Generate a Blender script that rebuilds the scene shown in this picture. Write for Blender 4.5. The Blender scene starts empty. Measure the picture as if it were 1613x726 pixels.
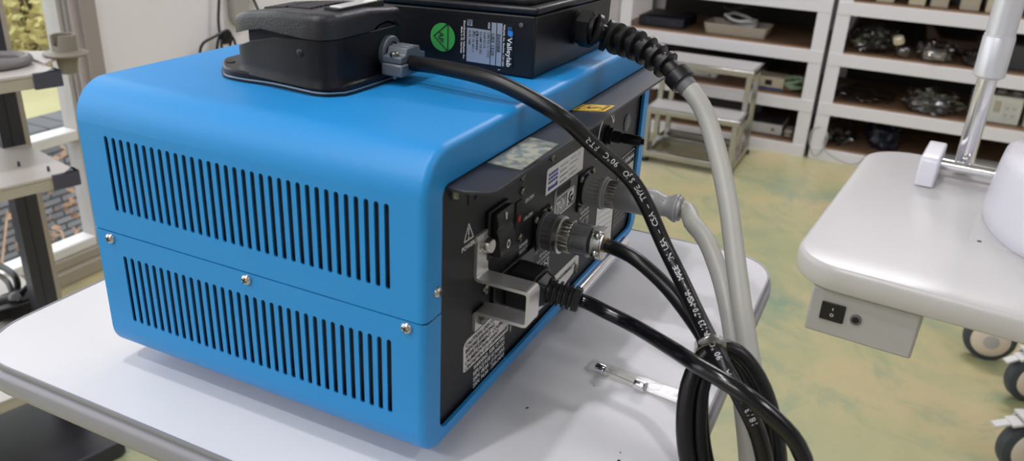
import bpy, bmesh, math, random
from mathutils import Vector as V, Matrix
random.seed(7)
PI = math.pi
sc = bpy.context.scene
COL = sc.collection

# ------------------------------------------------------------------ camera
F = 1295.31
RM = ((0.43643527, -0.8985952, 0.0452871), (-0.34711532, -0.21459912, -0.9129393), (0.83008145, 0.3827190, -0.4055748))
CAM = V((-0.24450486, -0.14882955, 0.99831563))
RX, RY, RZ = V(RM[0]), V(RM[1]), V(RM[2])
cam = bpy.data.cameras.new('camera')
cam.sensor_width = 36.0
cam.lens = F / 1613 * 36.0
cam.clip_start = .02
cam.clip_end = 200
cam.dof.use_dof = True
cam.dof.focus_distance = .47
cam.dof.aperture_fstop = 15
co = bpy.data.objects.new('camera', cam)
COL.objects.link(co)
m3 = Matrix((RX, -RY, -RZ)).transposed()
co.matrix_world = Matrix.Translation(CAM) @ m3.to_4x4()
sc.camera = co


def dep(u, v, t):
    """the point of the place seen at (u, v) of the photograph, t metres deep"""
    return CAM + (RX * ((u - 806.5) / F) + RY * ((v - 363) / F) + RZ) * t


# ------------------------------------------------------------------ materials
def nodes(name):
    m = bpy.data.materials.new(name)
    m.use_nodes = True
    nt = m.node_tree
    return m, nt, nt.nodes['Principled BSDF']


def mat(name, col, rough=.5, metal=0, bump=None, var=None, coat=0, spec=None):
    """bump=(scale, strength, distance); var=(colour2, scale, lo, hi)"""
    m, nt, b = nodes(name)
    b.inputs['Base Color'].default_value = (*col, 1)
    b.inputs['Roughness'].default_value = rough
    b.inputs['Metallic'].default_value = metal
    if spec is not None:
        b.inputs['Specular IOR Level'].default_value = spec
    if coat:
        b.inputs['Coat Weight'].default_value = coat
        b.inputs['Coat Roughness'].default_value = .12
    tc = nt.nodes.new('ShaderNodeTexCoord')
    if bump:
        n = nt.nodes.new('ShaderNodeTexNoise')
        n.inputs['Scale'].default_value = bump[0]
        n.inputs['Detail'].default_value = 3
        nt.links.new(tc.outputs['Object'], n.inputs['Vector'])
        bp = nt.nodes.new('ShaderNodeBump')
        bp.inputs['Strength'].default_value = bump[1]
        bp.inputs['Distance'].default_value = bump[2]
        nt.links.new(n.outputs['Fac'], bp.inputs['Height'])
        nt.links.new(bp.outputs['Normal'], b.inputs['Normal'])
    if var:
        n = nt.nodes.new('ShaderNodeTexNoise')
        n.inputs['Scale'].default_value = var[1]
        n.inputs['Detail'].default_value = 6
        nt.links.new(tc.outputs['Object'], n.inputs['Vector'])
        r = nt.nodes.new('ShaderNodeValToRGB')
        r.color_ramp.elements[0].position = var[2]
        r.color_ramp.elements[0].color = (*col, 1)
        r.color_ramp.elements[1].position = var[3]
        r.color_ramp.elements[1].color = (*var[0], 1)
        nt.links.new(n.outputs['Fac'], r.inputs['Fac'])
        nt.links.new(r.outputs['Color'], b.inputs['Base Color'])
    return m


def clear(name, tint, rough=.05, fac=.12, fres=.7):
    """clear plastic or glass: see-through with a glossy skin"""
    m = bpy.data.materials.new(name)
    m.use_nodes = True
    nt = m.node_tree
    nt.nodes.remove(nt.nodes['Principled BSDF'])
    out = nt.nodes['Material Output']
    t = nt.nodes.new('ShaderNodeBsdfTransparent')
    t.inputs['Color'].default_value = (*tint, 1)
    g = nt.nodes.new('ShaderNodeBsdfGlossy')
    g.inputs['Roughness'].default_value = rough
    mx = nt.nodes.new('ShaderNodeMixShader')
    fr = nt.nodes.new('ShaderNodeFresnel')
    fr.inputs['IOR'].default_value = 1.45
    mr = nt.nodes.new('ShaderNodeMath')
    mr.operation = 'MULTIPLY_ADD'
    mr.inputs[1].default_value = fres
    mr.inputs[2].default_value = fac
    mr.use_clamp = True
    ge = nt.nodes.new('ShaderNodeNewGeometry')
    sub = nt.nodes.new('ShaderNodeMath')
    sub.operation = 'SUBTRACT'
    sub.inputs[0].default_value = 1
    mu = nt.nodes.new('ShaderNodeMath')
    mu.operation = 'MULTIPLY'
    nt.links.new(ge.outputs['Backfacing'], sub.inputs[1])
    nt.links.new(fr.outputs[0], mr.inputs[0])
    nt.links.new(mr.outputs[0], mu.inputs[0])
    nt.links.new(sub.outputs[0], mu.inputs[1])
    nt.links.new(mu.outputs[0], mx.inputs[0])
    nt.links.new(t.outputs[0], mx.inputs[1])
    nt.links.new(g.outputs[0], mx.inputs[2])
    nt.links.new(mx.outputs[0], out.inputs['Surface'])
    return m


M = {}
M['blue'] = mat('blue_paint', (.012, .25, .61), .42, bump=(900, .12, .0006), spec=.5)
M['chassis'] = mat('chassis_navy', (.006, .008, .016), .6)
M['panelblack'] = mat('black_crackle_paint', (.0075, .008, .010), .46, spec=.38, bump=(1500, .35, .0004))
M['hood'] = mat('hood_black', (.018, .018, .023), .42, bump=(1400, .25, .0004))
M['blackplastic'] = mat('black_plastic', (.007, .007, .008), .36, spec=.4)
M['softblack'] = mat('black_rubber', (.008, .008, .0085), .38, spec=.35)
M['cordblack'] = mat('black_cord_jacket', (.006, .0062, .007), .32, spec=.35)
M['cordshiny'] = mat('black_cord_vinyl', (.005, .005, .006), .16, spec=.45)
M['castblack'] = mat('black_cast_paint', (.010, .0105, .014), .34, spec=.55, bump=(1500, .5, .0005))
M['castsmooth'] = mat('black_cast_smooth', (.0045, .005, .007), .34, spec=.32, bump=(900, .15, .0004))
M['pedalpad'] = mat('pedal_pad_rubber', (.035, .035, .04), .55, bump=(900, .5, .0006))
M['bigblack'] = mat('black_enamel', (.005, .0053, .007), .36, spec=.4, bump=(700, .12, .0005))
M['white'] = mat('white_laminate', (.66, .66, .68), .5, var=((.62, .62, .64), 7, .45, .75), spec=.12)
M['trimgrey'] = mat('grey_edge_trim', (.25, .25, .27), .38)
M['trimgroove'] = mat('dark_trim_groove', (.12, .12, .135), .4)
M['steel'] = mat('stainless_steel', (.44, .43, .41), .24, 1, bump=(500, .08, .0002))
M['screw'] = mat('screw_steel', (.55, .54, .52), .28, 1)
M['chrome'] = mat('chrome', (.80, .80, .82), .08, 1)
M['alu'] = mat('bare_aluminium', (.60, .59, .57), .34, 1, bump=(300, .1, .0003))
M['brackmetal'] = mat('brushed_aluminium_bracket', (.72, .71, .70), .36, .85)
M['darkmetal'] = mat('dark_connector_metal', (.17, .17, .18), .38, .75)
M['connblack'] = mat('black_connector_ring', (.085, .087, .095), .42)
M['connring'] = mat('grey_ridged_ring', (.15, .152, .16), .42, .3)
M['conngrey'] = mat('grey_connector_shell', (.22, .225, .235), .36, .35)
M['knurl'] = mat('knurled_nickel', (.42, .40, .36), .36, 1)
M['clampgrey'] = mat('grey_cast_clamp', (.14, .16, .18), .45, .3)
M['bronze'] = mat('old_screw', (.20, .19, .165), .35, 1)
M['brass'] = mat('brass', (.55, .32, .10), .35, 1)
M['greyplug'] = mat('grey_plug_plastic', (.27, .272, .275), .36)
M['greycable'] = mat('grey_cable_jacket', (.40, .395, .36), .42, var=((.35, .345, .315), 30, .4, .75))
M['cuffgrey'] = mat('dark_grey_cuff', (.12, .12, .12), .5)
M['ink'] = mat('white_print', (.80, .80, .79), .6)
M['inkgrey'] = mat('grey_cord_print', (.60, .61, .62), .6)
M['inkblack'] = mat('black_print', (.012, .012, .014), .6)
M['paper'] = mat('label_paper', (.72, .70, .67), .5)
M['cream'] = mat('cream_label', (.58, .55, .47), .5)
M['silverlabel'] = mat('silver_label', (.33, .37, .45), .35, .25)
M['green'] = mat('green_sticker', (.035, .30, .055), .45)
M['yellow'] = mat('yellow_sticker', (.75, .47, .02), .5)
M['bluelogo'] = mat('blue_logo_ink', (.02, .22, .65), .5)
M['navyink'] = mat('navy_print', (.03, .06, .28), .5)
M['foil'] = mat('worn_foil_label', (.36, .36, .28), .5, bump=(500, .5, .0005), var=((.16, .19, .19), 260, .42, .6))
M['red'] = mat('red_slider', (.38, .03, .02), .5)
M['tietape'] = clear('clear_tie', (.86, .84, .78), .15, .25)
M['acrylic'] = clear('clear_acrylic', (.97, .97, .955), .06, .0, .25)
M['acrylicedge'] = mat('acrylic_cut_edge', (.13, .13, .09), .3)
M['glass'] = clear('window_glass', (.97, .98, .98), .02, .0)
M['bag'] = clear('clear_bag_film', (.72, .72, .74), .22, .12)
M['greyshell'] = mat('white_instrument_shell', (.68, .67, .73), .25)
M['collar'] = mat('satin_collar', (.62, .62, .65), .38, .45, bump=(400, .1, .0003))
M['boxgrey'] = mat('grey_control_box', (.40, .39, .38), .45)
M['tabletop2'] = mat('cream_white_tabletop', (.56, .545, .54), .3)
M['rackwhite'] = mat('white_rack_paint', (.75, .74, .78), .4)
M['board'] = mat('brown_shelf_board', (.27, .165, .095), .55, var=((.22, .135, .08), 12, .4, .7))
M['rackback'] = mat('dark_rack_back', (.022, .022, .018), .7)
M['trolleyshelf'] = mat('beige_grey_shelf', (.52, .48, .45), .45)
M['trolleyedge'] = mat('beige_shelf_edge', (.42, .39, .31), .5)
M['cornercap'] = mat('slate_corner_cap', (.06, .06, .085), .5)
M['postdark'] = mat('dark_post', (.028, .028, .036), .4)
M['postalu'] = mat('post_edge_strip', (.42, .38, .32), .4, .4)
M['cupbeige'] = mat('taupe_plastic', (.25, .225, .18), .5)
M['trayrim'] = mat('grey_rim_plastic', (.19, .175, .175), .42)
M['wallgrey'] = mat('grey_wall_paint', (.65, .65, .66), .7)
M['wall'] = mat('white_wall_paint', (.80, .775, .80), .7, bump=(60, .05, .002))
M['ceil'] = mat('ceiling_white', (.55, .55, .56), .8)
M['frameW'] = mat('white_window_frame', (.74, .73, .71), .45)
M['frameP'] = mat('taupe_window_frame', (.33, .29, .27), .4)
M['stile'] = mat('grey_stile', (.40, .38, .37), .45)
M['silltan'] = mat('tan_sill', (.36, .32, .25), .5)
M['frameL'] = mat('pale_window_frame', (.40, .36, .35), .4)
M['tyre'] = mat('slate_tyre', (.045, .055, .068), .5)
M['hub'] = mat('beige_hub', (.66, .57, .48), .4)
M['lever'] = mat('white_lever', (.64, .63, .62), .35)
M['cream2'] = mat('cream_plastic', (.62, .56, .42), .5)
M['beige2'] = mat('beige_plastic', (.47, .42, .34), .5)
M['offwhite'] = mat('offwhite_plastic', (.62, .62, .60), .45)
M['bluedev'] = mat('blue_device', (.05, .10, .28), .45)
M['bluepad'] = mat('blue_pedal', (.02, .17, .50), .4)
M['darkgrey'] = mat('dark_grey_plastic', (.05, .05, .055), .5)
M['darkblue'] = mat('dark_blue_plastic', (.007, .010, .024), .45)
M['greencable'] = mat('pale_green_cable', (.30, .42, .28), .5)
M['whitecable'] = mat('white_cable', (.62, .62, .62), .45)
M['brown'] = mat('brown_plastic', (.10, .055, .035), .5)
M['socket'] = mat('socket_panel', (.66, .68, .62), .45)
M['handset'] = mat('grey_handset', (.36, .35, .33), .5)
M['dirt'] = mat('dark_crumbs', (.03, .03, .03), .8)


# floor: ochre lino with green-teal clouds
def floor_mat():
    m, nt, b = nodes('mottled_lino')
    tc = nt.nodes.new('ShaderNodeTexCoord')
    def noise(scale, det, rough=.6, dist=0):
        n = nt.nodes.new('ShaderNodeTexNoise')
        n.inputs['Scale'].default_value = scale
        n.inputs['Detail'].default_value = det
        n.inputs['Roughness'].default_value = rough
        n.inputs['Distortion'].default_value = dist
        nt.links.new(tc.outputs['Object'], n.inputs['Vector'])
        return n
    def ramp(n, stops):
        r = nt.nodes.new('ShaderNodeValToRGB')
        e = r.color_ramp.elements
        e[0].position, e[0].color = stops[0][0], (*stops[0][1], 1)
        e[1].position, e[1].color = stops[-1][0], (*stops[-1][1], 1)
        for p, c in stops[1:-1]:
            x = e.new(p)
            x.color = (*c, 1)
        nt.links.new(n.outputs['Fac'], r.inputs['Fac'])
        return r
    r1 = ramp(noise(2.6, 8, .62, .6), [(.30, (.52, .41, .24)), (.48, (.46, .41, .22)), (.66, (.36, .37, .20))])
    r2 = ramp(noise(3.1, 9, .7, .8), [(.50, (0, 0, 0)), (.70, (1, 1, 1))])
    mx = nt.nodes.new('ShaderNodeMixRGB')
    mx.inputs[2].default_value = (.15, .27, .20, 1)
    sc_ = nt.nodes.new('ShaderNodeMath')
    sc_.operation = 'MULTIPLY'
    sc_.inputs[1].default_value = .8
    nt.links.new(r2.outputs[0], sc_.inputs[0])
    nt.links.new(sc_.outputs[0], mx.inputs[0])
    nt.links.new(r1.outputs[0], mx.inputs[1])
    r3 = ramp(noise(38, 5, .75), [(.58, (0, 0, 0)), (.72, (1, 1, 1))])
    m2 = nt.nodes.new('ShaderNodeMixRGB')
    m2.inputs[2].default_value = (.17, .225, .15, 1)
    s2 = nt.nodes.new('ShaderNodeMath')
    s2.operation = 'MULTIPLY'
    s2.inputs[1].default_value = .35
    nt.links.new(r3.outputs[0], s2.inputs[0])
    nt.links.new(s2.outputs[0], m2.inputs[0])
    nt.links.new(mx.outputs[0], m2.inputs[1])
    nt.links.new(m2.outputs[0], b.inputs['Base Color'])
    b.inputs['Roughness'].default_value = .38
    return m


def block_mat():
    m, nt, b = nodes('grey_block_courses')
    tc = nt.nodes.new('ShaderNodeTexCoord')
    mp = nt.nodes.new('ShaderNodeMapping')
    mp.inputs['Rotation'].default_value = (PI / 2, 0, 0)
    nt.links.new(tc.outputs['Object'], mp.inputs['Vector'])
    br = nt.nodes.new('ShaderNodeTexBrick')
    br.inputs['Color1'].default_value = (.10, .105, .115, 1)
    br.inputs['Color2'].default_value = (.16, .16, .17, 1)
    br.inputs['Mortar'].default_value = (.025, .025, .03, 1)
    br.inputs['Scale'].default_value = 1
    br.inputs['Brick Width'].default_value = .075
    br.inputs['Row Height'].default_value = .026
    br.inputs['Mortar Size'].default_value = .0045
    nt.links.new(mp.outputs[0], br.inputs['Vector'])
    nt.links.new(br.outputs['Color'], b.inputs['Base Color'])
    b.inputs['Roughness'].default_value = .8
    return m


M['floor'] = floor_mat()
M['blocks'] = block_mat()
M['hill'] = mat('dry_hillside', (.50, .43, .24), .9, var=((.34, .34, .18), 1.7, .4, .65))
M['leafA'] = mat('yellow_green_leaves', (.62, .54, .22), .7, var=((.42, .42, .20), 3, .4, .6))
M['leafB'] = mat('grey_green_leaves', (.38, .39, .29), .7, var=((.50, .43, .32), 3, .4, .6))
M['leafC'] = mat('rust_leaves', (.55, .40, .30), .7, var=((.45, .38, .22), 4, .4, .6))
M['bark'] = mat('bark', (.10, .07, .05), .9)
M['dryleaf'] = mat('dry_brown_leaves', (.33, .19, .11), .8, var=((.45, .30, .2), 9, .4, .6))


# ------------------------------------------------------------------ mesh building
class MB:
    def __init__(s):
        s.b = bmesh.new()

    def face(s, pts):
        vs = [s.b.verts.new(p) for p in pts]
        try:
            return s.b.faces.new(vs)
        except ValueError:
            return None

    def grid(s, rows, close=False):
        """rows of equally many points -> quads"""
        R = [[s.b.verts.new(p) for p in r] for r in rows]
        n = len(R[0])
        for i in range(len(R) - 1):
            for j in range(n if close else n - 1):
                k = (j + 1) % n
                s.b.faces.new((R[i][j], R[i][k], R[i + 1][k], R[i + 1][j]))
        return R

    def prism(s, poly, o, u, v, n, h0, h1, taper=1.0, cap=True):
        """poly [(a,b)] in plane (u,v) at o, from h0 to h1 along n"""
        o, u, v, n = V(o), V(u), V(v), V(n)
        A = [s.b.verts.new(o + u * a + v * b + n * h0) for a, b in poly]
        ca = sum(a for a, b in poly) / len(poly)
        cb = sum(b for a, b in poly) / len(poly)
        B = [s.b.verts.new(o + u * (ca + (a - ca) * taper) + v * (cb + (b - cb) * taper) + n * h1) for a, b in poly]
        k = len(poly)
        for i in range(k):
            s.b.faces.new((A[i], A[(i + 1) % k], B[(i + 1) % k], B[i]))
        if cap:
            s.b.faces.new(A[::-1])
            s.b.faces.new(B)
        return s

    def box(s, lo, hi):
        return s.prism([(lo[0], lo[1]), (hi[0], lo[1]), (hi[0], hi[1]), (lo[0], hi[1])], (0, 0, 0), (1, 0, 0), (0, 1, 0), (0, 0, 1), lo[2], hi[2])

    def obox(s, c, u, v, n, a, b, h0, h1):
        return s.prism([(-a, -b), (a, -b), (a, b), (-a, b)], c, u, v, n, h0, h1)

    def lathe(s, o, d, prof, seg=28, cap=(True, True), flute=None):
        """prof [(t, r)] along d from o; flute=(i0,i1,count,depth) cuts teeth in a stretch"""
        o, d = V(o), V(d).normalized()
        a = V((0, 0, 1)) if abs(d.z) < .9 else V((1, 0, 0))
        e1 = (a - d * a.dot(d)).normalized()
        e2 = d.cross(e1)
        rows = []
        for i, (t, r) in enumerate(prof):
            row = []
            for k in range(seg):
                th = 2 * PI * k / seg
                rr = r
                if flute and flute[0] <= i <= flute[1] and (k % flute[2]) >= flute[2] / 2:
                    rr = r - flute[3]
                row.append(o + d * t + (e1 * math.cos(th) + e2 * math.sin(th)) * rr)
            rows.append(row)
        R = s.grid(rows, True)
        if cap[0] and prof[0][1] > 1e-6:
            s.b.faces.new(R[0][::-1])
        if cap[1] and prof[-1][1] > 1e-6:
            s.b.faces.new(R[-1])
        return s

    def tube(s, pts, r, seg=12, cap=True):
        """swept round tube; r a number or a list"""
        n = len(pts)
        rs = r if isinstance(r, (list, tuple)) else [r] * n
        T = [(pts[min(i + 1, n - 1)] - pts[max(i - 1, 0)]).normalized() for i in range(n)]
        a = V((0, 0, 1)) if abs(T[0].z) < .9 else V((1, 0, 0))
        e = (a - T[0] * a.dot(T[0])).normalized()
        rows = []
        for i in range(n):
            e = (e - T[i] * e.dot(T[i])).normalized()
            f = T[i].cross(e)
            rows.append([pts[i] + (e * math.cos(2 * PI * k / seg) + f * math.sin(2 * PI * k / seg)) * rs[i] for k in range(seg)])
        R = s.grid(rows, True)
        if cap:
            s.b.faces.new(R[0][::-1])
            s.b.faces.new(R[-1])
        return s

    def bar(s, p0, p1, w, h, up=(0, 0, 1)):
        p0, p1, up = V(p0), V(p1), V(up)
        d = (p1 - p0)
        L = d.length
        d.normalize()
        u = d.cross(up).normalized()
        v = u.cross(d)
        return s.obox(p0, u, v, d, w / 2, h / 2, 0, L)

    def blob(s, c, rx, ry, rz, seed=0, amp=.15, sub=3, flat=None, freq=2.2):
        from mathutils import noise as ns
        r = bmesh.ops.create_icosphere(s.b, subdivisions=sub, radius=1)
        for v in r['verts']:
            p = v.co.copy()
            k = 1 + amp * ns.noise(p * freq + V((seed * 7.1, seed * 3.3, seed))) + amp * .5 * ns.noise(p * freq * 2.7 + V((seed, 5, seed * 2)))
            q = V((p.x * rx * k, p.y * ry * k, p.z * rz * k))
            if flat is not None:
                q.z = max(q.z, flat)
            v.co = q + V(c)
        return s

    def leaves(s, c, R, n, size, seed=1):
        rn = random.Random(seed)
        for _ in range(n):
            while True:
                p = V((rn.uniform(-1, 1), rn.uniform(-1, 1), rn.uniform(-1, 1)))
                if .25 < p.length < 1:
                    break
            p = V(c) + V((p.x * R[0], p.y * R[1], p.z * R[2]))
            a = V((rn.uniform(-1, 1), rn.uniform(-1, 1), rn.uniform(-1, 1))).normalized()
            b = a.orthogonal().normalized()
            q = size * rn.uniform(.6, 1.3)
            mid = a.cross(b) * q * .15
            s.face([p - a * q, p - b * q * .5 + mid, p + a * q, p + b * q * .5 + mid])
        return s

    def text(s, body, o, u, v, h, w=None, align='L', off=.0002, bold=0.0, n=None, clampw=False):
        """lettering of cap height h at o, reading along u, standing along v; w fits the line's width"""
        cu = bpy.data.curves.new('lettering', 'FONT')
        cu.body = body
        cu.resolution_u = 2
        cu.offset = bold
        ob = bpy.data.objects.new('lettering', cu)
        COL.objects.link(ob)
        bpy.context.view_layer.update()
        me = bpy.data.meshes.new_from_object(ob.evaluated_get(bpy.context.evaluated_depsgraph_get()))
        bpy.data.objects.remove(ob)
        bpy.data.curves.remove(cu)
        if not me.vertices:
            return s
        xs = [p.co.x for p in me.vertices]
        x0, x1 = min(xs), max(xs)
        sy = h / .70
        sx = sy if w is None else w / max(x1 - x0, 1e-6)
        if clampw:
            sx = min(sx, sy)
        o, u, v = V(o), V(u).normalized(), V(v).normalized()
        nn = u.cross(v) if n is None else V(n)
        width = (x1 - x0) * sx
        dx = -x0 * sx - (width / 2 if align == 'C' else width if align == 'R' else 0)
        vs = [s.b.verts.new(o + u * (p.co.x * sx + dx) + v * (p.co.y * sy) + nn * off) for p in me.vertices]
        for f in me.polygons:
            try:
                s.b.faces.new([vs[i] for i in f.vertices])
            except ValueError:
                pass
        bpy.data.meshes.remove(me)
        return s

    def ring(s, o, u, v, r0, r1, a0=0, a1=2 * PI, seg=28, off=.0002, ry=1.0):
        """flat ring or arc lying in plane (u,v)"""
        o, u, v = V(o), V(u), V(v)
        n = u.cross(v)
        A, B = [], []
        for k in range(seg + 1):
            t = a0 + (a1 - a0) * k / seg
            d = u * math.cos(t) + v * math.sin(t) * ry
            A.append(o + d * r0 + n * off)
            B.append(o + d * r1 + n * off)
        s.grid([A, B])
        return s

    def line(s, pts, w, n, off=.0002, closed=False):
        """flat stroke through pts lying on a plane of normal n"""
        n = V(n)
        P = [V(p) for p in pts]
        if closed:
            P.append(P[0])
        for a, b in zip(P, P[1:]):
            d = (b - a).normalized()
            e = d.cross(n) * w / 2
            a2, b2 = a - d * w * .4, b + d * w * .4
            s.face([a2 - e + n * off, b2 - e + n * off, b2 + e + n * off, a2 + e + n * off])
        return s


def rrect(x0, y0, x1, y1, r, seg=6):
    """rounded rectangle, counter-clockwise; r one radius or four (bl, br, tr, tl)"""
    rr = r if isinstance(r, (list, tuple)) else (r,) * 4
    P = []
    for (cx, cy, q, a) in ((x0, y0, rr[0], PI), (x1, y0, rr[1], 1.5 * PI), (x1, y1, rr[2], 0), (x0, y1, rr[3], .5 * PI)):
        ox = cx + (q if cx == x0 else -q)
        oy = cy + (q if cy == y0 else -q)
        for k in range(seg + 1):
            t = a + .5 * PI * k / seg
            P.append((ox + q * math.cos(t), oy + q * math.sin(t)))
    return P


def smooth_path(ctrl, step=.004):
    """Catmull-Rom through control points, evenly resampled"""
    P = [V(c) for c in ctrl]
    P = [P[0] * 2 - P[1]] + P + [P[-1] * 2 - P[-2]]
    out = []
    for i in range(1, len(P) - 2):
        p0, p1, p2, p3 = P[i - 1:i + 3]
        n = max(2, int((p2 - p1).length / step))
        for k in range(n):
            t = k / n
            out.append(.5 * ((2 * p1) + (p2 - p0) * t + (2 * p0 - 5 * p1 + 4 * p2 - p3) * t * t + (3 * p1 - p0 - 3 * p2 + p3) * t ** 3))
    out.append(P[-2])
    return out


ORG = {}


def thing(name, label, cat, loc=(0, 0, 0), group=None, rz=0.0):
    o = bpy.data.objects.new(name, None)
    o.empty_display_size = .02
    COL.objects.link(o)
    o.location = loc
    o.rotation_euler = (0, 0, rz)
    o['label'] = label
    o['category'] = cat
    if group:
        o['group'] = group
    ORG[o] = V(loc)
    return o


def part(name, mb, m, parent=None, bevel=0, ang=35, local=False, label=None, seg=2, doubles=False, flatx=False):
    me = bpy.data.meshes.new(name)
    if doubles:
        bmesh.ops.remove_doubles(mb.b, verts=mb.b.verts, dist=1e-5)
    bmesh.ops.recalc_face_normals(mb.b, faces=mb.b.faces)
    org = V((0, 0, 0))
    if parent is not None:
        org = ORG[parent]
        if not local:
            bmesh.ops.translate(mb.b, verts=mb.b.verts, vec=-org)
    mb.b.to_mesh(me)
    mb.b.free()
    me.materials.append(m)
    for p in me.polygons:
        p.use_smooth = True
    me.set_sharp_from_angle(angle=math.radians(ang))
    if flatx:
        for p in me.polygons:
            p.use_smooth = abs(p.normal.x) < .9995
    o = bpy.data.objects.new(name, me)
    COL.objects.link(o)
    if parent is not None:
        o.parent = parent
    ORG[o] = org
    if bevel:
        bv = o.modifiers.new('edge', 'BEVEL')
        bv.width = bevel
        bv.segments = seg
        bv.limit_method = 'ANGLE'
        bv.angle_limit = math.radians(38)
        bv.harden_normals = False
    if label:
        o['label'] = label
    return o


def tag(o, label, cat, group=None, kind=None):
    o['label'] = label
    o['category'] = cat
    if group:
        o['group'] = group
    if kind:
        o['kind'] = kind
    return o


def struct(o):
    o['kind'] = 'structure'
    return o


def screw(parent, p, n, r=.0022, name='screw', m='screw', slot=True, h=None):
    """domed screw head with a cross slot"""
    p, n = V(p), V(n).normalized()
    h = h or r * .75
    mb = MB()
    mb.lathe(p, n, [(-.0004, r), (h * .35, r), (h * .75, r * .82), (h, r * .45), (h * 1.02, 0.0002)], 18)
    o = part(name, mb, M[m], parent)
    if slot:
        a = n.orthogonal().normalized()
        b = n.cross(a)
        a, b = (a + b * .4).normalized(), (b - a * .4).normalized()
        mb = MB()
        for d, e in ((a, b), (b, a)):
            mb.obox(p + n * h * .72, d, e, n, r * .55, r * .11, 0, h * .36)
        part('cross_slot', mb, M['inkblack'], o)
    return o


# ================================================================== SETTING
def room():
    mb = MB()
    mb.box((-2.6, -3.0, -.05), (3.7, 1.7, 0))
    struct(part('floor', mb, M['floor']))
    mb = MB()
    mb.box((-2.6, -3.0, 2.6), (3.7, 1.7, 2.65))
    struct(part('ceiling', mb, M['ceil']))
    mb = MB()
    mb.box((3.6, -3.0, 0), (3.7, 1.7, 2.6))
    struct(part('wall_east', mb, M['wall']))
    mb = MB()
    mb.box((-2.6, -3.0, 0), (3.6, -2.9, 2.6))
    struct(part('wall_south', mb, M['wallgrey']))
    mb = MB()
    mb.box((-2.6, -2.9, 0), (-2.5, 1.7, 2.6))
    struct(part('wall_west', mb, M['ceil']))
    mb = MB()
    mb.box((1.117, 1.6, 0), (3.6, 1.7, 2.6))
    mb.box((-2.5, 1.6, 0), (-1.2, 1.7, 2.6))
    mb.box((-1.2, 1.6, 2.25), (1.117, 1.7, 2.6))
    struct(part('wall_north', mb, M['wall']))
    # window: taupe post, pale frame, white sash with a transom and sill
    mb = MB()
    mb.box((1.077, 1.585, 0), (1.117, 1.7, 2.25))
    w = part('window_1', mb, M['frameP'])
    struct(w)
    mb = MB()
    mb.box((1.057, 1.595, .045), (1.077, 1.69, 2.25))
    part('frame', mb, M['frameL'], w)
    mb = MB()
    for (x0, z0, x1, z1) in ((-1.2, .340, 1.034, .366), (-1.2, .06, 1.034, .085), (-.10, .085, -.05, 2.25), (-1.2, .06, -1.15, 2.25), (-1.2, 2.2, 1.034, 2.25)):
        mb.box((x0, 1.61, z0), (x1, 1.66, z1))
    part('sash', mb, M['frameW'], w, bevel=.003)
    mb = MB()
    mb.box((1.034, 1.61, .06), (1.046, 1.66, 2.25))
    mb.box((1.047, 1.605, .06), (1.057, 1.66, 2.25))
    part('stile', mb, M['stile'], w, bevel=.002)
    mb = MB()
    mb.box((-1.2, 1.585, 0), (1.077, 1.7, .035))
    mb.box((-1.2, 1.60, .035), (1.077, 1.7, .06))
    part('sill', mb, M['silltan'], w, bevel=.003)
    mb = MB()
    mb.box((-1.15, 1.634, .085), (1.034, 1.638, 2.2))
    part('glass_pane', mb, M['glass'], w)


room()


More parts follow.
